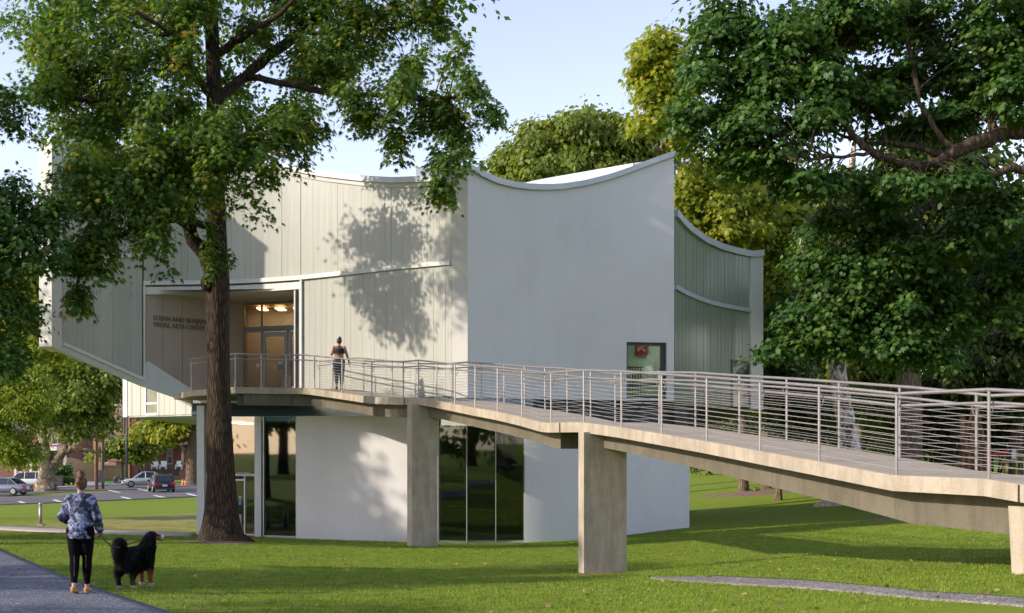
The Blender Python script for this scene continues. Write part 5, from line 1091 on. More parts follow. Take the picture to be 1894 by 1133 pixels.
# poles
def pole(label, px, d, base, top, rpx, mat, name='utility_pole', cat='utility pole', arm=False):
    z0 = gh(PX(px, d), d); x = PX(px, d); t = thing(name, label, cat, (x, d, z0)); mb = MB(); mb.tube([(x, d, z0-.2), (x, d, PZ(top, d))], [rpx*d/F, rpx*d/F*.75], 10); mb.build('pole', mat, t, True)
    return t, x
p1, x = pole('reddish brown utility pole catching the sun at the driveway', 178.5, 125, 907, 660, 3.6, M_pole)
mb = MB(); mb.box((x+.5, 125, PZ(893, 125)), (.5, .3, 1.2)); mb.build('junction_box', M_dark, p1)
p1, x = pole('dark grey utility pole just right of the reddish one', 190, 127, 907, 750, 3.2, M_pole2)
p1, x = pole('thinner grey wooden pole on the little green lawn', 226, 150, 897, 715, 2.6, M_pole2)
p1, x = pole('slim blue black lamp post left of the silver car', 234.5, 138, 902, 745, 2.2, M_lampblue, 'lamp_post', 'lamp post')
mb = MB(); mb.lathe((x, 138, gh(x, 138)-.02), [(.32, 0), (.3, .1), (.17, .35), (.12, .9)], 10); mb.build('base', M_lampblue, p1, True)
mb = MB(); mb.lathe((x, 138, PZ(745, 138)), [(.1, 0), (.3, .1), (.34, .7), (.1, .95)], 10); mb.build('lantern', M_lampblue, p1, True)
for k, (a, b) in enumerate(((781, 784), (801, 803), (811, 812))):
    mb = MB(); mb.tube([P(178, a+6, 125), P(260, (a+b)/2+3, 145), P(400, b, 160)], .03, 4, False); o = mb.build('overhead_wire', M_dark); tag(o, 'thin black overhead wire, %s of the three strung above the porch' % ('highest', 'middle', 'lowest')[k], 'wire', 'overhead wires along the street')
# hydrant
hy = thing('fire_hydrant', 'red fire hydrant on the pavement by the driveway', 'hydrant', (PX(136, 138), 138, gh(PX(136, 138), 138))); b_ = WLOC[hy.name_full]
mb = MB(); mb.lathe(b_, [(.2, 0), (.2, .06), (.14, .08), (.13, .5), (.17, .52), (.17, .58), (.13, .62), (.09, .74), (.03, .8)], 12); mb.build('barrel', M_redpaint, hy, True)
for s in (-1, 1): mb = MB(); mb.tube([(b_[0], b_[1], b_[2]+.42), (b_[0]+s*.24, b_[1], b_[2]+.42)], .07, 8); mb.build('outlet', M_redpaint, hy)
# wheeled bin
bn = thing('wheelie_bin', 'dark grey wheeled bin beside the sycamore', 'bin', (PX(111, 136), 136, gh(PX(111, 136), 136))); b_ = WLOC[bn.name_full]
mb = MB(); mb.box(b_, (.62, .6, 1.)); v = np.array(mb.v); v[4:, :2] = (v[4:, :2]-np.array(b_)[:2])*1.15+np.array(b_)[:2]; mb.v = [tuple(q) for q in v]; mb.build('body', M_dark, bn)
mb = MB(); mb.box((b_[0], b_[1], b_[2]+1.002), (.8, .78, .07)); mb.build('lid', M_dark, bn)
for s in (-1, 1): mb = MB(); mb.tube([(b_[0]+s*.3, b_[1]+.3, b_[2]+.12), (b_[0]+s*.38, b_[1]+.3, b_[2]+.12)], .12, 10); mb.build('wheel', M_dark, bn)
# round black planter tub on the lawn
pt = thing('planter_ring', 'round black ring lying upright on the bright green lawn bank', 'tyre', (PX(217, 142), 142, gh(PX(217, 142), 142))); b_ = WLOC[pt.name_full]
mb = MB(); mb.tube([(b_[0]+.33*math.cos(a), b_[1], b_[2]+.5+.33*math.sin(a)) for a in np.linspace(0, 2*math.pi, 17)], .11, 8, False); mb.build('ring', M_dark, pt, True)
mb = MB(); mb.tube([(b_[0], b_[1]-.03, b_[2]+.5), (b_[0], b_[1]+.03, b_[2]+.5)], .24, 12); mb.build('hub', M_dark, pt)
# cones
M_or = pmat('orange_cone', (.8,.16,.02), .6, .1, 5)
for p, q, l in ((338, 888, 'orange traffic cone left of its pair beside the thick trunk'), (343, 890, 'shorter orange cone nearest the thick trunk')):
    x = PX(p, 138); z = gh(x, 138); t = thing('traffic_cone', l, 'cone', (x, 138, z), 'traffic cones by the thick trunk'); mb = MB(); mb.lathe((x, 138, z), [(.16, .04), (.03, .72 if p == 338 else .5)], 10); mb.build('cone_body', M_or, t)
    mb = MB(); mb.box((x, 138, z), (.42, .42, .04)); mb.build('foot', M_or, t); mb = MB(); mb.lathe((x, 138, z+.35), [(.105, 0), (.085, .1)], 10); mb.build('band', M_white, t)
# bollards
bo = thing('bollard_light', 'pale grey bollard light on the far lawn behind the walker', 'bollard', G(75, 972)); b_ = WLOC[bo.name_full]; s_ = b_[1]/F
mb = MB(); mb.tube([(b_[0], b_[1], b_[2]), (b_[0], b_[1], b_[2]+38*s_)], 3.1*s_, 12); mb.build('shaft', M_steel, bo, True)
mb = MB(); mb.tube([(b_[0], b_[1], b_[2]+38*s_), (b_[0], b_[1], b_[2]+42*s_)], 3.4*s_, 12); mb.build('cap', M_frame, bo, True)
mb = MB(); mb.box((b_[0], b_[1], b_[2]-.1), (.26, .26, .17)); mb.build('footing', M_walk, bo)
bo = thing('bollard', 'dark round bollard beside the white entrance column, left of the trunk', 'bollard', (PX(383, 43.5), 43.5, gh(PX(383, 43.5), 43.5))); b_ = WLOC[bo.name_full]
mb = MB(); mb.lathe(b_, [(.072, 0), (.072, .55), (.06, .58)], 12); mb.build('shaft', M_frame, bo, True)
mb = MB(); mb.lathe((b_[0], b_[1], b_[2]-.05), [(.1, 0), (.1, .07)], 12); mb.build('footing', M_walk, bo)
bo = thing('bollard', 'dark round bollard in front of the glazed door, right of the trunk', 'bollard', (PX(443, 43.5), 43.5, gh(PX(443, 43.5), 43.5))); b_ = WLOC[bo.name_full]
mb = MB(); mb.lathe(b_, [(.072, 0), (.072, .72), (.06, .75)], 12); mb.build('shaft', M_frame, bo, True)
mb = MB(); mb.lathe((b_[0], b_[1], b_[2]-.05), [(.1, 0), (.1, .07)], 12); mb.build('footing', M_walk, bo)
# red climbing frame and white sign glimpsed at far right
rp = thing('red_play_frame', 'red curved tube seat and frame glimpsed through the far right railing', 'play equipment', (PX(1845, 58), 58, gh(PX(1845, 58), 58))); b_ = WLOC[rp.name_full]
mb = MB(); mb.tube([P(1829, 838, 58), P(1838, 840, 58), P(1848, 838, 58), P(1860, 836, 58), P(1866, 830, 58)], .07, 8); mb.build('seat', M_redpaint, rp, True)
for p in (1832, 1858): mb = MB(); mb.tube([P(p, 838, 58), (PX(p, 58), 58, b_[2]-.1)], .04, 6); mb.build('leg', M_redpaint, rp)
gp = thing('notice_board', 'small white sign plate on a yellow post at the right edge', 'sign', (PX(1880, 60), 60, gh(PX(1880, 60), 60))); b_ = WLOC[gp.name_full]
mb = MB(); mb.box((PX(1875, 59.9), 59.9, PZ(849, 60)), (.18, .03, .45)); mb.build('plate', M_white, gp)
mb = MB(); mb.tube([(PX(1880, 60), 60, b_[2]-.1), (PX(1880, 60), 60, PZ(832, 60))], .05, 6); mb.build('post', pmat('yellow_post', (.45,.36,.05), .7, .2, 4), gp)
# ---- cars
def car(label, loc, rz, L, W, H, mat, kind='hatch', group='cars parked along the street'):
    t = thing('parked_car', label, 'car', loc, group); t.rotation_euler = (0, 0, rz); t0 = (0, 0, 0); WLOC[t.name_full] = t0
    hb = H*.56
    # body cross sections along x (front = +x)
    if kind == 'suv': prof = [(-.5, .52, .36), (-.485, .60, .25), (-.40, .62, .22), (.0, .62, .2), (.24, .60, .2), (.40, .55, .2), (.47, .48, .24), (.5, .38, .3)]; cab = [(-.47, .60), (-.44, .93), (-.30, 1.), (.02, .99), (.12, .93), (.25, .60)]
    elif kind == 'sedan': prof = [(-.5, .58, .34), (-.48, .62, .25), (-.38, .64, .2), (.0, .62, .2), (.2, .6, .2), (.4, .52, .2), (.48, .42, .24), (.5, .34, .3)]; cab = [(-.38, .62), (-.22, .96), (-.05, 1.), (.06, .97), (.24, .60)]
    else: prof = [(-.5, .56, .34), (-.48, .64, .25), (-.38, .66, .2), (.0, .64, .2), (.2, .62, .2), (.4, .53, .2), (.48, .42, .24), (.5, .34, .3)]; cab = [(-.475, .63), (-.40, .94), (-.25, 1.), (.02, .99), (.1, .94), (.27, .61)]
    mb = MB(); vs = []; N = 10
    for x, zt_, zb__ in prof:
        k = 1-.16*max(0, abs(x)-.36)/.14; w = W/2*k; zt_ *= H; zb__ *= H*.72
        vs += [(x*L, -w*.82, zb__), (x*L, -w, zb__+.12), (x*L, -w, zt_*.72), (x*L, -w*.93, zt_-.02), (x*L, -w*.6, zt_+.015), (x*L, w*.6, zt_+.015), (x*L, w*.93, zt_-.02), (x*L, w, zt_*.72), (x*L, w, zb__+.12), (x*L, w*.82, zb__)]
    m_ = len(prof); fs = [(i*N+k, i*N+(k+1) % N, i*N+N+(k+1) % N, i*N+N+k) for i in range(m_-1) for k in range(N)]+[tuple(range(N))[::-1], tuple((m_-1)*N+k for k in range(N))]
    mb.add(vs, fs); mb.build('body', mat, t, True)
    mb = MB(); vs = []
    for i, (x, z) in enumerate(cab):
        e = i in (0, len(cab)-1); w1 = W/2*.9; w2 = W/2*(.88 if e else .72); z0_ = H*.59
        vs += [(x*L, -w1, z0_), (x*L, -w2, z*H-.03), (x*L, -w2*.85, z*H), (x*L, w2*.85, z*H), (x*L, w2, z*H-.03), (x*L, w1, z0_)]
    m_ = len(cab); fs = [(i*6+k, i*6+(k+1) % 6, i*6+6+(k+1) % 6, i*6+6+k) for i in range(m_-1) for k in range(6)]+[(5, 4, 3, 2, 1, 0), tuple((m_-1)*6+k for k in range(6))]
    mb.add(vs, fs); mb.build('windows', MATS['car_glass'], t)
    # roof panel and pillars
    mb = MB(); roof = [c for c in cab if c[1] > .9]
    for a, b in zip(roof[:-1], roof[1:]):
        mb.add([(a[0]*L, -W*.345, a[1]*H+.012), (b[0]*L, -W*.345, b[1]*H+.012), (b[0]*L, W*.345, b[1]*H+.012), (a[0]*L, W*.345, a[1]*H+.012)], [(0, 1, 2, 3)])
    for s in (-1, 1):
        for i, (x, z) in enumerate(cab[:-1]):
            x2, z2 = cab[i+1]; w = lambda zz: W/2*(.9-(zz-.59)/.41*.175)
            mb.tube([(x*L, s*w(z), z*H), (x2*L, s*w(z2), z2*H)], .035, 5)
        for x in (-.2, .0):
            mb.tube([(x*L, s*W*.445, H*.6), (x*L, s*W*.368, H*.97)], .035, 5)
    mb.build('roof', mat, t)
    for i, (x, s) in enumerate([(a, b) for a in (-.31, .31) for b in (-1, 1)]):
        r = .33 if kind != 'suv' else .37; mb = MB(); y = s*(W/2-.1); mb.tube([(x*L, y-.11, r), (x*L, y-.10, r), (x*L, y+.10, r), (x*L, y+.11, r)], [r*.9, r, r, r*.9], 18); tire = mb.build('wheel', MATS['tyre'], t, True)
        mb = MB(); mb.tube([(x*L, y+s*.1, r), (x*L, y+s*.118, r)], [r*.66, r*.6], 14); mb.build('rim', M_steel, tire)
        mb = MB(); mb.tube([(x*L, y+s*.06-.06*s, r+.02), (x*L, y+s*.065, r+.02)], r*1.13, 18)
    for s in (-1, 1):
        mb = MB(); mb.box((-.497*L, s*W*.38, H*.40), (.10, W*.2, H*.15)); mb.build('tail_light', MATS['tail_light'], t)
        mb = MB(); mb.box((.49*L, s*W*.36, H*.36), (.1, W*.17, H*.08)); mb.build('headlight', MATS['head_light'], t)
        mb = MB(); mb.box((.17*L, s*(W/2+.06), H*.6), (.12, .16, .13)); mb.build('mirror', mat, t)
    mb = MB(); mb.box((-.503*L, 0, H*.34), (.02, .42, .16)); mb.build('number_plate', M_white, t)
    mb = MB(); mb.box((-.49*L, 0, H*.17), (.1, W*.86, H*.1)); mb.box((.49*L, 0, H*.15), (.08, W*.8, H*.1)); mb.build('bumper', M_dark, t)
    return t
def carpaint(n, c, metal=.3): m, nt, b = nodes(n); setin(b, Roughness=.25, Metallic=metal); b.inputs['Base Color'].default_value = rgba(c); b.inputs['Coat Weight'].default_value = .6; return m
pmat('car_glass', (.03,.04,.045), .06, .2, 1); pmat('tyre', (.025,.025,.026), .8, .2, 5)
m_, nt_, b_ = nodes('tail_light'); b_.inputs['Base Color'].default_value = (.6, .01, .02, 1); b_.inputs['Roughness'].default_value = .2
m_, nt_, b_ = nodes('head_light'); b_.inputs['Base Color'].default_value = (.7, .7, .7, 1); b_.inputs['Roughness'].default_value = .15
def carat(label, px, d, rz, L, W, H, mat, kind): x = PX(px, d); return car(label, (x, d, gh(x, d)+.05), rz, L, W, H, mat, kind)
carat('white tall station wagon half hidden behind the swollen sycamore trunk', 50, 124, math.radians(184), 4.9, 1.9, 1.62, carpaint('white_paint', (.72,.72,.70), 0.), 'suv')
carat('blue grey car at the left edge partly behind lime leaves', 5, 110, math.radians(172), 4.4, 1.8, 1.4, carpaint('bluegrey_paint', (.20,.23,.29)), 'sedan')
carat('silver compact car nose out from behind the black car', 268, 132, math.radians(200), 4.4, 1.8, 1.48, carpaint('silver_paint', (.50,.52,.54)), 'sedan')
carat('black hatchback seen from behind with red tail lights', 298, 118, math.radians(113), 4.2, 1.85, 1.52, carpaint('black_paint', (.012,.013,.018)), 'hatch')
# ---------------------------------------------------------------- people and dog
def remesh(mb, voxel, sm_it=2, sm_f=.5):
    """one continuous surface out of overlapping volumes"""
    me = bpy.data.meshes.new('tmp'); me.from_pydata(mb.v, [], mb.f); o = bpy.data.objects.new('tmp', me); COL.objects.link(o)
    m = o.modifiers.new('r', 'REMESH'); m.mode = 'VOXEL'; m.voxel_size = voxel; m.use_smooth_shade = True
    s = o.modifiers.new('s', 'SMOOTH'); s.iterations = sm_it; s.factor = sm_f
    dg = bpy.context.evaluated_depsgraph_get(); ev = o.evaluated_get(dg); nm = bpy.data.meshes.new_from_object(ev)
    bpy.data.objects.remove(o); bpy.data.meshes.remove(me); nm.materials.clear(); return nm
def limb(mb, pts, rad, n=12):
    """closed tube with rounded ends"""
    q, rr = densify(np.array(pts, float), np.array(rad, float), 4) if len(pts) > 1 else (pts, rad)
    mb.tube(q, rr, n); mb.ell(q[0], (rr[0],)*3, None, n, 6); mb.ell(q[-1], (rr[-1],)*3, None, n, 6)
def add_mesh(me, mat, name, parent, smooth=True):
    me.materials.append(mat)
    if smooth: me.polygons.foreach_set('use_smooth', [True]*len(me.polygons))
    me.name = name; return link(name, me, parent)
def hand(mb, wrist, elbow, side, curl=.7, s=1.):
    """palm with four unequal bent fingers and a thumb; added to the skin mesh"""
    w = Vector(wrist); d = (w-Vector(elbow)).normalized(); pn = Vector((side, 0, 0)); pn = (pn-d*pn.dot(d)).normalized(); b = d.cross(pn).normalized()  # b = across the palm, pn = back of hand
    pal = [w, w+d*.04*s, w+d*.085*s]; mb.tube(pal, [(.024*s, .015*s), (.038*s, .016*s), (.036*s, .014*s)], 10)
    for k, L in enumerate((.068, .078, .072, .056)):
        o = w+d*.082*s+b*(.028-.019*k)*s; p = [o]; dd = d.copy()
        for j in range(3):
            dd = (dd-pn*curl*(.55+.2*j)).normalized(); p.append(p[-1]+dd*L*s*(.45, .32, .23)[j])
        mb.tube(p, [.0088*s, .0085*s, .0078*s, .006*s], 6)
    o = w+d*.025*s+b*.03*s; mb.tube([o, o+(b*.7+d*.5-pn*.35).normalized()*.035*s, o+(b*.45+d*.9-pn*.6).normalized()*.065*s], [.012*s, .0105*s, .007*s], 6)
def skin(name, c):
    m, nt, b = nodes(name); setin(b, Roughness=.5); n = noise(nt, 12, 3); nt.links.new(ramp(nt, n.outputs[0], [(.3, tuple(x*.88 for x in c)), (.7, c)]), b.inputs['Base Color'])
    b.inputs['Subsurface Weight'].default_value = .06; return m
M_skin1 = skin('light_skin', (.48,.28,.20)); M_skin2 = skin('tan_skin', (.42,.21,.14))
M_hair = pmat('brown_hair', (.07,.035,.02), .55, .45, 18, .6, 60, stretch=(1, 1, .3), c2=(.12,.06,.03))
M_hair2 = pmat('dark_brown_hair', (.035,.015,.012), .5, .35, 18, .6, 60)
def tiedye():
    m, nt, b = nodes('tie_dye_cloth'); setin(b, Roughness=.9); v = mapping(nt, (1, 1, 1)); n = noise(nt, 7.5, 5, .62, v, 1.2)
    c = ramp(nt, n.outputs[0], [(.40, (.012,.014,.028)), (.48, (.05,.06,.11)), (.55, (.20,.23,.36)), (.66, (.40,.44,.60))]); nt.links.new(c, b.inputs['Base Color'])
    n2 = noise(nt, 14, 3, .6, mapping(nt, (1, 1, 2.4))); bump(nt, b, n2.outputs[0], .7, .03); return m
M_tie = tiedye()
M_legg = pmat('black_leggings', (.0035,.0035,.005), .85, .2, 6, .2, 20, spec=.1)
def pattern_leg():
    m, nt, b = nodes('navy_patterned_leggings'); setin(b, Roughness=.7); w = nt.nodes.new('ShaderNodeTexWave'); w.bands_direction = 'Z'; w.inputs['Scale'].default_value = 4.2; w.inputs['Distortion'].default_value = 2.5; nt.links.new(mapping(nt, (1, 1, 1)), w.inputs['Vector'])
    nt.links.new(ramp(nt, w.outputs['Fac'], [(.7, (.018,.02,.045)), (.9, (.14,.14,.22))]), b.inputs['Base Color']); return m
M_legg2 = pattern_leg()
M_top = pmat('black_crop_top', (.012,.012,.018), .8, .2, 8)
M_shoe = pmat('tan_moccasin', (.50,.24,.10), .7, .15, 12, .3, 40); M_shoe2 = pmat('dark_trainer', (.03,.02,.03), .7, .2, 12)
def person(label, loc, rz, H, J, sk, hairm, top, build=1.):
    """facing +y; J: joints in metres for a 1.66 m figure"""
    s = H/1.66; t = thing('person', label, 'person', loc); t.rotation_euler = (0, 0, rz); t.scale = (s,)*3; WLOC[t.name_full] = (0, 0, 0); B = build
    mb = MB(); tor = [(0,0,.90),(0,.005,.98),(0,.01,1.08),(0,.0,1.18),(0,-.005,1.28),(0,-.01,1.35),(0,-.005,1.415)]; tr_ = [(.165*B,.125*B),(.165*B,.125*B),(.132*B,.098*B),(.140*B,.105*B),(.155*B,.11*B),(.132*B,.095*B),(.062*B,.06)]
    def torso(m, g=0., i0=0, i1=7, extra=None):
        pts = tor[i0:i1]; rr = tr_[i0:i1]
        o = len(m.v); n_ = 18
        P_, R1 = densify(pts, [r[0]+g for r in rr], 3); _, R2 = densify(pts, [r[1]+g for r in rr], 3)
        for p, a_, b_ in zip(P_, R1, R2):
            for k in range(n_): an_ = 2*math.pi*k/n_; m.v.append((p[0]+math.cos(an_)*a_, p[1]+math.sin(an_)*b_, p[2]))
        for i in range(len(P_)-1):
            for k in range(n_): a_ = o+i*n_+k; b_ = o+i*n_+(k+1) % n_; m.f.append((a_, b_, b_+n_, a_+n_))
        m.f.append(tuple(o+k for k in range(n_))[::-1]); m.f.append(tuple(o+(len(P_)-1)*n_+k for k in range(n_)))
    def arm(m, sd_, g=0., upto=1.):
        sh, el, wr = J['arm'][sd_]; L = [sh, el, tuple(np.array(el)+(np.array(wr)-el)*upto)]; m.ell(sh, (.058*B+g,)*3, None, 12, 8)
        limb(m, L, [.052*B+g, .042*B+g, .028+g*1.1+(.012*(1-upto))])
    def leg(m, sd_, g=0., upto=1.):
        hp, kn, an_ = J['leg'][sd_]; hp, kn, an_ = map(np.array, (hp, kn, an_)); mid = (hp+kn)/2; calf = kn+(an_-kn)*.32+(0, -.012, 0); end = kn+(an_-kn)*upto
        L = [hp, mid, kn, calf]+([kn+(an_-kn)*.75] if upto > .8 else [])+[end]; r = [.098*B+g, .080*B+g, .056*B+g, .056*B+g]+([.040+g] if upto > .8 else [])+[.036+g]
        limb(m, L, r, 14)
    torso(mb); mb.ell((-.078*B, -.055, .90), (.095*B, .10*B, .10)); mb.ell((.078*B, -.055, .90), (.095*B, .10*B, .10))
    limb(mb, [(-.14*B, -.005, 1.37), (0, -.005, 1.39), (.14*B, -.005, 1.37)], [.048, .055, .048])
    limb(mb, [(0, -.005, 1.38), (0, .01, 1.47), (0, .02, 1.52)], [.058, .050, .05])
    hd = J.get('head', 0.); Rh = Matrix.Rotation(hd, 3, 'Z'); hc = Vector((0, .02, 1.565)); hp_ = lambda x, y, z: tuple(hc+Rh@Vector((x, y, z)))
    mb.ell(hp_(0, -.004, .022), (.074, .092, .088), Rh, 16, 12); mb.ell(hp_(0, .03, -.045), (.052, .058, .062), Rh, 14, 10)
    mb.tube([hp_(0, .085, .015), hp_(0, .108, -.02)], [.008, .015], 8)
    for s_ in (-1, 1): mb.ell(hp_(s_*.075, -.005, -.005), (.012, .02, .032), Rh, 8, 6)
    mb.ell(hp_(0, .086, -.052), (.022, .01, .008), Rh, 8, 6)
    for sd_ in (0, 1):
        arm(mb, sd_); leg(mb, sd_)
        an_ = np.array(J['leg'][sd_][2]); f_ = J.get('toe', (0, 0))[sd_]; Rf = Matrix.Rotation(f_, 3, 'X'); q = Vector(an_)
        for c_, r_ in (((0, -.02, -.05), (.033, .04, .033)), ((0, .06, -.062), (.038, .085, .024)), ((0, .12, -.066), (.04, .05, .02))):
            v_ = Rf@Vector(c_); mb.ell(tuple(q+v_), r_, Rf, 10, 8)
    me = remesh(mb, .011, 3); nb_ = MB()
    nb_.v = [tuple(v.co) for v in me.vertices]; nb_.f = [tuple(p.vertices) for p in me.polygons]
    for sd_ in (0, 1): sh, el, wr = J['arm'][sd_]; hand(nb_, wr, el, (-1, 1)[sd_], J.get('curl', .6))
    o = nb_.build('body', sk, t, True)
    # eyes
    for s_ in (-1, 1):
        g = MB(); g.ell(hp_(s_*.03, .078, .005), (.011, .008, .007), Rh, 8, 6); g.build('eye', M_white, t, True)
    # hair
    h = MB(); h.ell(hp_(0, -.018, .036), (.084, .094, .092), Rh, 16, 12); h.ell(hp_(0, -.05, -.01), (.066, .05, .06), Rh)
    for c_, r_ in J['bun']: h.ell(hp_(*c_), r_, Rh)
    hm = remesh(h, .008, 1); rg = np.random.default_rng(3); v = np.array([x.co for x in hm.vertices]); nn = np.array([x.normal for x in hm.vertices])
    v = v+nn*(np.sin(v[:, 0:1]*160+v[:, 2:3]*50)*.002+rg.normal(size=(len(v), 1))*.0012)
    hm.vertices.foreach_set('co', v.ravel()); add_mesh(hm, hairm, 'hair', t)
    wsp = MB(); rr_ = random.Random(5)
    for k in range(60):
        a = rr_.uniform(0, 6.28); c_, r_ = J['bun'][0]; d = Vector((math.cos(a), rr_.uniform(-1, .3), math.sin(a))).normalized(); p0 = Vector(hp_(*c_))+d*r_[0]*.9
        wsp.tube([p0, p0+d*.02, p0+d*.035+Vector((rr_.uniform(-.01, .01), 0, -.008))], [.002, .0014, .0006], 3)
    wo = wsp.build('hair_wisps', hairm, t); wo['kind'] = 'stuff'
    # clothes
    lg = MB(); leg(lg, 0, .010, J.get('hem', .9)); leg(lg, 1, .010, J.get('hem', .9)); torso(lg, .010, 0, 3 if top != 'crop' else 2)
    for s_ in (-1, 1): lg.ell((s_*.078*B, -.055, .90), (.105*B, .11*B, .11))
    if top == 'crop': lg.tube([(0, .0, .9), (0, .005, 1.055)], [.15*B, .137*B], 16, True, .78)
    add_mesh(remesh(lg, .011, 2), J['legmat'], 'leggings', t)
    tp = MB()
    if top == 'sweat':
        torso(tp, .028, 1, 7); tp.tube([(0, -.012, .80), (0, -.012, .84), (0, -.005, .95), (0, 0, 1.05), (0, 0, 1.15)], [(.185*B), .205*B, .195*B, .165*B, .16*B], 18, True, .82)
        limb(tp, [(-.13*B, -.005, 1.375), (0, -.005, 1.395), (.13*B, -.005, 1.375)], [.062, .07, .062]); tp.tube([(0, -.005, 1.38), (0, 0, 1.445)], [.085, .062], 12)
        for sd_ in (0, 1):
            arm(tp, sd_, .024, .93); sh, el, wr = map(np.array, J['arm'][sd_]); tp.ell(tuple(el), (.075,)*3); tp.ell(tuple(el+(wr-el)*.45), (.066,)*3); tp.ell(tuple(el+(wr-el)*.9), (.042,)*3)
        tm = remesh(tp, .011, 2); v = np.array([x.co for x in tm.vertices]); nn = np.array([x.normal for x in tm.vertices])
        w_ = np.sin(v[:, 2]*70+v[:, 0]*25+np.sin(v[:, 0]*30)*1.5)*.006*np.clip((1.25-v[:, 2])*3, .3, 1)+np.sin(v[:, 0]*60+v[:, 2]*22)*.003
        tm.vertices.foreach_set('co', (v+nn*w_[:, None]).ravel()); add_mesh(tm, M_tie, 'sweatshirt', t)
    else:
        torso(tp, .012, 3, 6); tp.tube([(0, -.01, 1.17), (0, -.01, 1.2)], [.148*B, .15*B], 18, True, .76)
        tp.ell((-.05, -.04, 1.3), (.08, .07, .10)); tp.ell((.05, -.04, 1.3), (.08, .07, .10)); tp.tube([(-.06, -.03, 1.34), (-.055, -.025, 1.425)], [.04, .028], 8); tp.tube([(.06, -.03, 1.34), (.055, -.025, 1.425)], [.04, .028], 8); tp.tube([(0, -.05, 1.3), (0, -.045, 1.42)], [.07, .05], 8)
        for s_ in (-1, 1): tp.ell((s_*.07, .085, 1.27), (.07, .06, .065))
        add_mesh(remesh(tp, .010, 2), M_top, 'crop_top', t)
    for sd_ in (0, 1):
        an_ = np.array(J['leg'][sd_][2]); f_ = J.get('toe', (0, 0))[sd_]; Rf = Matrix.Rotation(f_, 3, 'X'); q = Vector(an_); sh_ = MB()
        for c_, r_ in (((0, -.025, -.052), (.043, .05, .038)), ((0, .055, -.066), (.047, .095, .030)), ((0, .12, -.07), (.047, .058, .026)), ((0, .04, -.09), (.044, .12, .012))):
            v_ = Rf@Vector(c_); sh_.ell(tuple(q+v_), r_, Rf, 12, 8)
        add_mesh(remesh(sh_, .008, 1), J['shoemat'], 'shoe', t)
    return t, s
g = G(150, 1101)
J1 = dict(arm=[((-.155,-.01,1.335),(-.262,-.035,1.11),(-.20,.16,1.02)), ((.155,-.01,1.335),(.252,-.05,1.10),(.258,.07,.90))],
  leg=[((-.088,0,.88),(-.082,-.01,.49),(-.055,-.13,.125)), ((.088,0,.88),(.080,.05,.49),(.055,.13,.095))], toe=(-.22, 0.), head=.5, curl=.75, hem=.86,
  bun=[((-.02,-.045,.165),(.056,.054,.055)), ((-.025,-.075,.12),(.05,.045,.05)), ((-.05,-.085,.06),(.03,.03,.06))], legmat=M_legg, shoemat=M_shoe)
pw, s1 = person('woman seen from behind walking the dog in a blue tie dye sweatshirt and black leggings', (g[0], g[1]-.02, g[2]+.025), .02, 1.64, J1, M_skin1, M_hair, 'sweat', 1.08)
# row of small cut outs down the back of each calf
for (hp, kn, an_) in J1['leg']:
    kn, an_ = np.array(kn), np.array(an_)
    for k in range(10):
        f_ = -.12+k*.082; p = kn+(an_-kn)*f_ if f_ > 0 else kn+(np.array(hp)-kn)*(-f_)
        r_ = float(np.interp(f_, [-.35, 0, .32, .75], [.094, .077, .078, .052])); mb = MB(); mb.ell((p[0]+(.016 if p[0] < 0 else .004), p[1]-r_, p[2]), (.005, .004, .008), None, 6, 5); mb.build('legging_cutout', M_skin1, pw)
# ramp walker
i_ = along(N3, 588); o_ = side_off(6, .75); rl_ = (i_[0]+o_[0], i_[1]+o_[1], i_[2]+.0)
J2 = dict(arm=[((-.172,-.01,1.37),(-.25,-.03,1.12),(-.23,.12,1.22)), ((.172,-.01,1.37),(.265,.01,1.13),(.325,.06,.90))],
  leg=[((-.088,0,.88),(-.082,.0,.49),(-.075,-.10,.12)), ((.088,0,.88),(.085,.04,.49),(.085,.10,.095))], toe=(-.2, 0.), head=.35, curl=.35, hem=.80,
  bun=[((.015,-.03,.125),(.042,.042,.042))], legmat=M_legg2, shoemat=M_shoe2)
person('woman in black crop top and dark patterned leggings walking up the ramp', rl_, .12, 1.60, J2, M_skin2, M_hair2, 'crop', 1.12)

# ---- Bernese mountain dog, standing turned away to the right, tail raised
gd = G(252, 1088); dog = thing('dog', 'large black long haired dog with rust legs and white muzzle, on a leash', 'dog', (gd[0], gd[1], gd[2]+.01)); WLOC[dog.name_full] = (0, 0, 0)
dog.rotation_euler = (0, 0, math.radians(70))      # local +x = forward
dog.scale = (.76, .86, .92)
mb = MB()
def elt(c, r, ry=0., rz=0.): mb.ell(c, r, (Matrix.Rotation(rz, 3, 'Z')@Matrix.Rotation(ry, 3, 'Y')), 14, 10)
elt((.22,0,.50), (.25,.17,.21), .1); elt((-.02,0,.52), (.28,.155,.175)); elt((-.26,0,.52), (.2,.16,.18)); elt((.36,0,.60), (.16,.135,.19), -.5)
elt((.40,-.02,.70), (.13,.12,.16), -.6); elt((.44,-.04,.79), (.105,.105,.10))
HR = math.radians(-45)  # head turned to the right
hc = np.array((.46, -.05, .83)); hx = np.array((math.cos(HR), math.sin(HR), 0)); hy = np.array((-math.sin(HR), math.cos(HR), 0))
def H_(x, y, z): return tuple(hc+hx*x+hy*y+np.array((0, 0, z)))
def hel(c, r, ry=0.): mb.ell(H_(*c), r, Matrix.Rotation(HR, 3, 'Z')@Matrix.Rotation(ry, 3, 'Y'), 14, 10)
hel((0,0,.0), (.115,.1,.095)); hel((.1,0,-.005), (.07,.065,.055)); hel((.17,0,-.005), (.075,.043,.036), .08); hel((.215,0,.0), (.03,.036,.033)); hel((.15,0,-.06), (.075,.032,.018), .3)
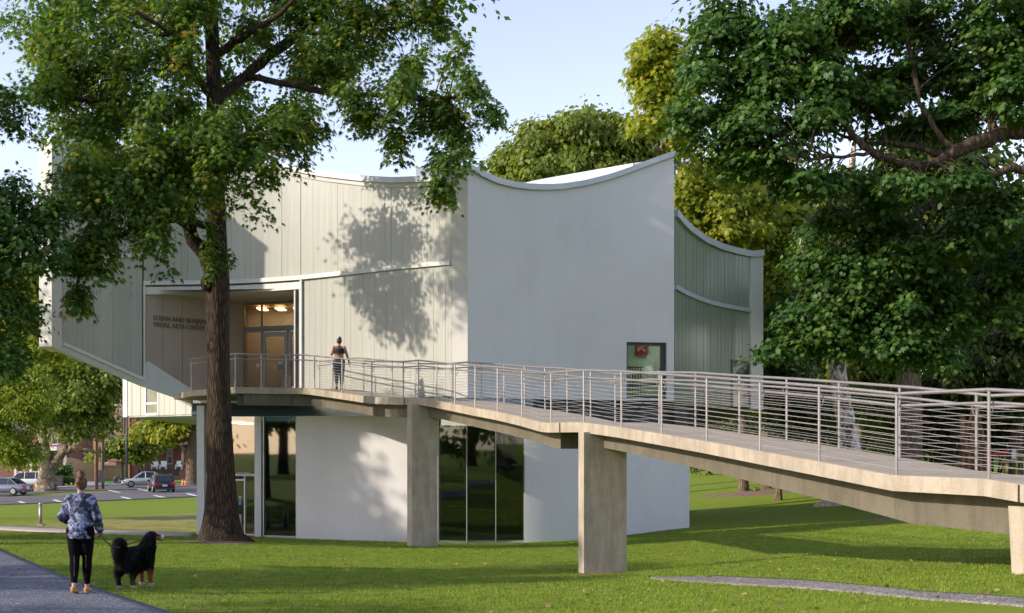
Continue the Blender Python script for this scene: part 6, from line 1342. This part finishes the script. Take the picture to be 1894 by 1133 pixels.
hel((-.03,.095,-.01), (.05,.02,.075), .1); hel((-.03,-.095,-.01), (.05,.02,.075), .1)
for sy, fx in ((1, .36), (-1, .28)):
    limb(mb, [(.27, sy*.11, .48), (fx, sy*.12, .28), (fx+.0, sy*.12, .15), (fx+.01, sy*.12, .055)], [.085, .055, .043, .045]); mb.ell((fx+.045, sy*.12, .035), (.07, .05, .035))
for sy, fx in ((1, -.36), (-1, -.26)):
    limb(mb, [(-.27, sy*.10, .50), (fx+.11, sy*.125, .38), (fx-.06, sy*.12, .24), (fx-.05, sy*.12, .12), (fx-.02, sy*.12, .05)], [.13, .105, .052, .042, .045]); mb.ell((fx+.02, sy*.12, .035), (.068, .048, .035))
    mb.ell((-.33, sy*.085, .42), (.10, .09, .15))
limb(mb, [(-.38,0,.60), (-.44,.01,.72), (-.48,.03,.80), (-.53,.04,.72), (-.52,.05,.56), (-.48,.05,.44)], [.05, .075, .085, .095, .08, .035])
dm = remesh(mb, .012, 3)
def dogcol(v):
    col = np.tile(np.array((.009,.0085,.009)), (len(v), 1)); rust = np.array((.19,.065,.022)); wh = np.array((.62,.58,.54))
    hl = v-hc; lx = hl@hx; ly = hl@hy; lz = hl[:, 2]
    inh = (np.abs(lx) < .3) & (np.abs(ly) < .13) & (np.abs(lz) < .14) & (v[:, 0] > .3)
    col[(v[:, 2] < .30) & (v[:, 0] > .15)] = rust; col[(v[:, 2] < .15) & (v[:, 0] < 0) & (np.abs(v[:, 1]) > .13)] = rust*.7
    col[(v[:, 2] < .055)] = wh*.8
    col[inh & (lx > .06) & (lz < .012)] = rust*1.3
    col[inh & (lx > .165) & (lz > -.045)] = wh; col[inh & (lx > .05) & (np.abs(ly) < .02) & (lz > .03)] = wh
    col[inh & (lx > .228)] = (.01, .01, .01); col[inh & (lx > .1) & (lz < -.055)] = (.28, .07, .07)
    col[(v[:, 0] < -.46) & (v[:, 2] < .47) & (np.abs(v[:, 1]-.05) < .06)] = (.10, .075, .05)
    return col
v = np.array([x.co for x in dm.vertices]); ca = dm.color_attributes.new('coat', 'FLOAT_COLOR', 'POINT'); ca.data.foreach_set('color', np.c_[dogcol(v), np.ones(len(v))].ravel())
M_coat, nt_, b_ = nodes('dog_coat'); a_ = nt_.nodes.new('ShaderNodeVertexColor'); a_.layer_name = 'coat'; nt_.links.new(a_.outputs[0], b_.inputs['Base Color']); b_.inputs['Roughness'].default_value = .7; b_.inputs['Specular IOR Level'].default_value = .3
add_mesh(dm, M_coat, 'body', dog)
# coat of hair tufts
rg = np.random.default_rng(4); nn = np.array([x.normal for x in dm.vertices]); idx = rg.choice(len(v), 15000); p = v[idx]; n_ = nn[idx]
keep = ~((p[:, 2] < .22) & (rg.random(len(p)) < .75)) & ~(((p-hc)@hx > .05) & (p[:, 0] > .45) & (p[:, 2] > .68)); p = p[keep]; n_ = n_[keep]; m = len(p)
back = np.array((-.75, 0, -.9)); up_tail = (p[:, 0] < -.42)
dirn = n_*.45+back*rg.uniform(.5, 1, (m, 1))+rg.normal(size=(m, 3))*.18; dirn /= np.linalg.norm(dirn, axis=1, keepdims=True)
Ln = rg.uniform(.035, .075, m)*np.where(p[:, 2] < .3, .55, 1)*np.where(up_tail, 1.5, 1)*np.where((p[:, 0] < -.25) & (p[:, 2] < .5), 1.35, 1)
sdv = np.cross(dirn, n_+.01); sdv /= np.linalg.norm(sdv, axis=1, keepdims=True)+1e-9; w_ = .0035
vv = np.stack([p-sdv*w_, p+sdv*w_, p+dirn*Ln[:, None]*.6+n_*.006+sdv*w_*.8, p+dirn*Ln[:, None]*1.], 1).reshape(-1, 3)
fm = npmesh('fur', vv, np.full(m, 4), np.arange(m*4), M_coat); ca = fm.color_attributes.new('coat', 'FLOAT_COLOR', 'POINT'); cc = np.repeat(dogcol(p)*rg.uniform(.7, 1.9, (m, 1)), 4, 0); ca.data.foreach_set('color', np.c_[cc, np.ones(len(cc))].ravel())
fo = link('fur', fm, dog); fo['kind'] = 'stuff'
for s_ in (-1, 1): g_ = MB(); g_.ell(H_(.105, s_*.048, .025), (.012,)*3, None, 8, 6); g_.build('eye', M_dark, dog, True)
g_ = MB(); q = [(.40+.0, 0, .64)]; ring = [tuple(np.array((.44, -.02, .70))+np.array((math.sin(a)*-.07*.0+math.cos(a)*.05-.0, math.sin(a)*.125, math.cos(a)*.105))) for a in np.linspace(0, 2*math.pi, 15)]; g_.tube(ring, .011, 5, False); g_.build('collar', M_lampblue, dog)
# leash from her right hand to the collar
bpy.context.view_layer.update()
hnd = pw.matrix_world@Vector((.262, .10, .83)); col_ = dog.matrix_world@Vector((.36, .0, .80)); tailp = dog.matrix_world@Vector((-.2, .1, .72))
mb = MB(); L_ = [tuple(hnd)];
for f_ in (.2, .4, .6, .8): q = hnd.lerp(tailp, f_); L_.append((q[0], q[1], q[2]-.10*math.sin(math.pi*f_)))
L_ += [tuple(tailp), tuple(tailp.lerp(col_, .5)), tuple(col_)]
mb.tube(L_, .009, 6); lo_ = [tuple(hnd+Vector((.02*math.cos(a), .05*math.sin(a)-.0, .03*math.cos(a)))) for a in np.linspace(0, 6.28, 9)]; mb.tube(lo_, .007, 5)
tag(mb.build('leash', M_dark, None, True), 'black leash running from the walker to the dog', 'leash')

# ---------------------------------------------------------------- grass blades, fallen leaves
def tuft(seed):
    rg = random.Random(seed); mb = MB()
    for k in range(14):
        x, y = rg.gauss(0, .055), rg.gauss(0, .055); a = rg.uniform(0, 6.28); h = rg.uniform(.025, .06); w = .0035; c, s = math.cos(a)*w, math.sin(a)*w; lx, ly = rg.gauss(0, .4)*h, rg.gauss(0, .4)*h
        mb.add([(x-c, y-s, 0), (x+c, y+s, 0), (x+lx, y+ly, h)], [(0, 1, 2)])
    return mb.build('grass_tuft', M_blade, me_only=True)
M_blade, nt_, b_ = nodes('grass_blade'); oi_ = nt_.nodes.new('ShaderNodeObjectInfo'); setin(b_, Roughness=.6); b_.inputs['Specular IOR Level'].default_value = .2
nt_.links.new(ramp(nt_, oi_.outputs['Random'], [(0, (.09,.15,.012)), (.6, (.18,.26,.022)), (.93, (.26,.33,.05)), (1, (.32,.27,.11))]), b_.inputs['Base Color'])
tuft_o = bpy.data.objects.new('grass_tuft', tuft(1))
rg = np.random.default_rng(9); N_ = 62000
d_ = 12.5+(46-12.5)*rg.random(N_)**.75; px_ = rg.uniform(-60, 1960, N_); X_ = (px_-HX)*d_/F
def inpoly(x, y, poly):
    r = np.zeros(len(x), bool); q = np.array(poly)
    for i in range(len(q)):
        (x1, y1), (x2, y2) = q[i], q[(i+1) % len(q)]
        c = ((y1 > y) != (y2 > y)) & (x < (x2-x1)*(y-y1)/(y2-y1+1e-12)+x1); r ^= c
    return r
no = NOGRASS+[
      [(PX(p, dB(p)-.02), dB(p)-.02) for p in range(380, 1276, 15)]+[(20, 60), (-20, 60)]]
ok = np.ones(N_, bool)
for q in no: ok &= ~inpoly(X_, d_, q)
ok &= (X_-G(412, 1004)[0])**2+(d_-38)**2 > 1.0
X_, d_ = X_[ok], d_[ok]; Z_ = ghv(X_, d_)
gm_ = bpy.data.meshes.new('grass'); gm_.vertices.add(len(X_)); gm_.vertices.foreach_set('co', np.c_[X_, d_, Z_].astype(np.float32).ravel()); gm_.update()
go = link('grass', gm_); go['kind'] = 'stuff'
ng = bpy.data.node_groups.new('grass_scatter', 'GeometryNodeTree'); ng.interface.new_socket('Geometry', in_out='INPUT', socket_type='NodeSocketGeometry'); ng.interface.new_socket('Geometry', in_out='OUTPUT', socket_type='NodeSocketGeometry')
gi, gout = ng.nodes.new('NodeGroupInput'), ng.nodes.new('NodeGroupOutput'); iop = ng.nodes.new('GeometryNodeInstanceOnPoints'); ob = ng.nodes.new('GeometryNodeObjectInfo'); ob.inputs[0].default_value = tuft_o; ob.inputs['As Instance'].default_value = True
rv = ng.nodes.new('FunctionNodeRandomValue'); rv.data_type = 'FLOAT_VECTOR'; rv.inputs[0].default_value = (0, 0, 0); rv.inputs[1].default_value = (0, 0, 6.28)
rs = ng.nodes.new('FunctionNodeRandomValue'); rs.data_type = 'FLOAT'; rs.inputs[2].default_value = .45; rs.inputs[3].default_value = 1.0
mp_ = ng.nodes.new('GeometryNodeMeshToPoints'); ng.links.new(gi.outputs[0], mp_.inputs[0]); ng.links.new(mp_.outputs[0], iop.inputs['Points']); ng.links.new(ob.outputs['Geometry'], iop.inputs['Instance'])
ng.links.new(rv.outputs[0], iop.inputs['Rotation']); ng.links.new(rs.outputs[1], iop.inputs['Scale']); ng.links.new(iop.outputs[0], gout.inputs[0])
md = go.modifiers.new('scatter', 'NODES'); md.node_group = ng
gm_.materials.append(M_blade)
# fallen leaves on path, gravel and lawn
rg = np.random.default_rng(12); n_ = 900; d2 = rg.uniform(13, 42, n_); x2 = (rg.uniform(-40, 1930, n_)-HX)*d2/F; k_ = ~inpoly(x2, d2, no[3]); x2, d2 = x2[k_], d2[k_]; z2 = ghv(x2, d2)+.035; n_ = len(x2)
nr = rg.normal(size=(n_, 3))*.35; nr[:, 2] = 1; fw = rg.normal(size=(n_, 3)); fw[:, 2] = 0
M_fallen = leafmat('fallen_leaves', (.16,.09,.04), (.30,.20,.08), (.42,.34,.12), .1)
fm = leaves_mesh('fallen_leaves', np.c_[x2, d2, z2], nr, fw, rg.uniform(.05, .10, n_), rg.random(n_), M_fallen, 'star'); link('fallen_leaves', fm)['kind'] = 'stuff'
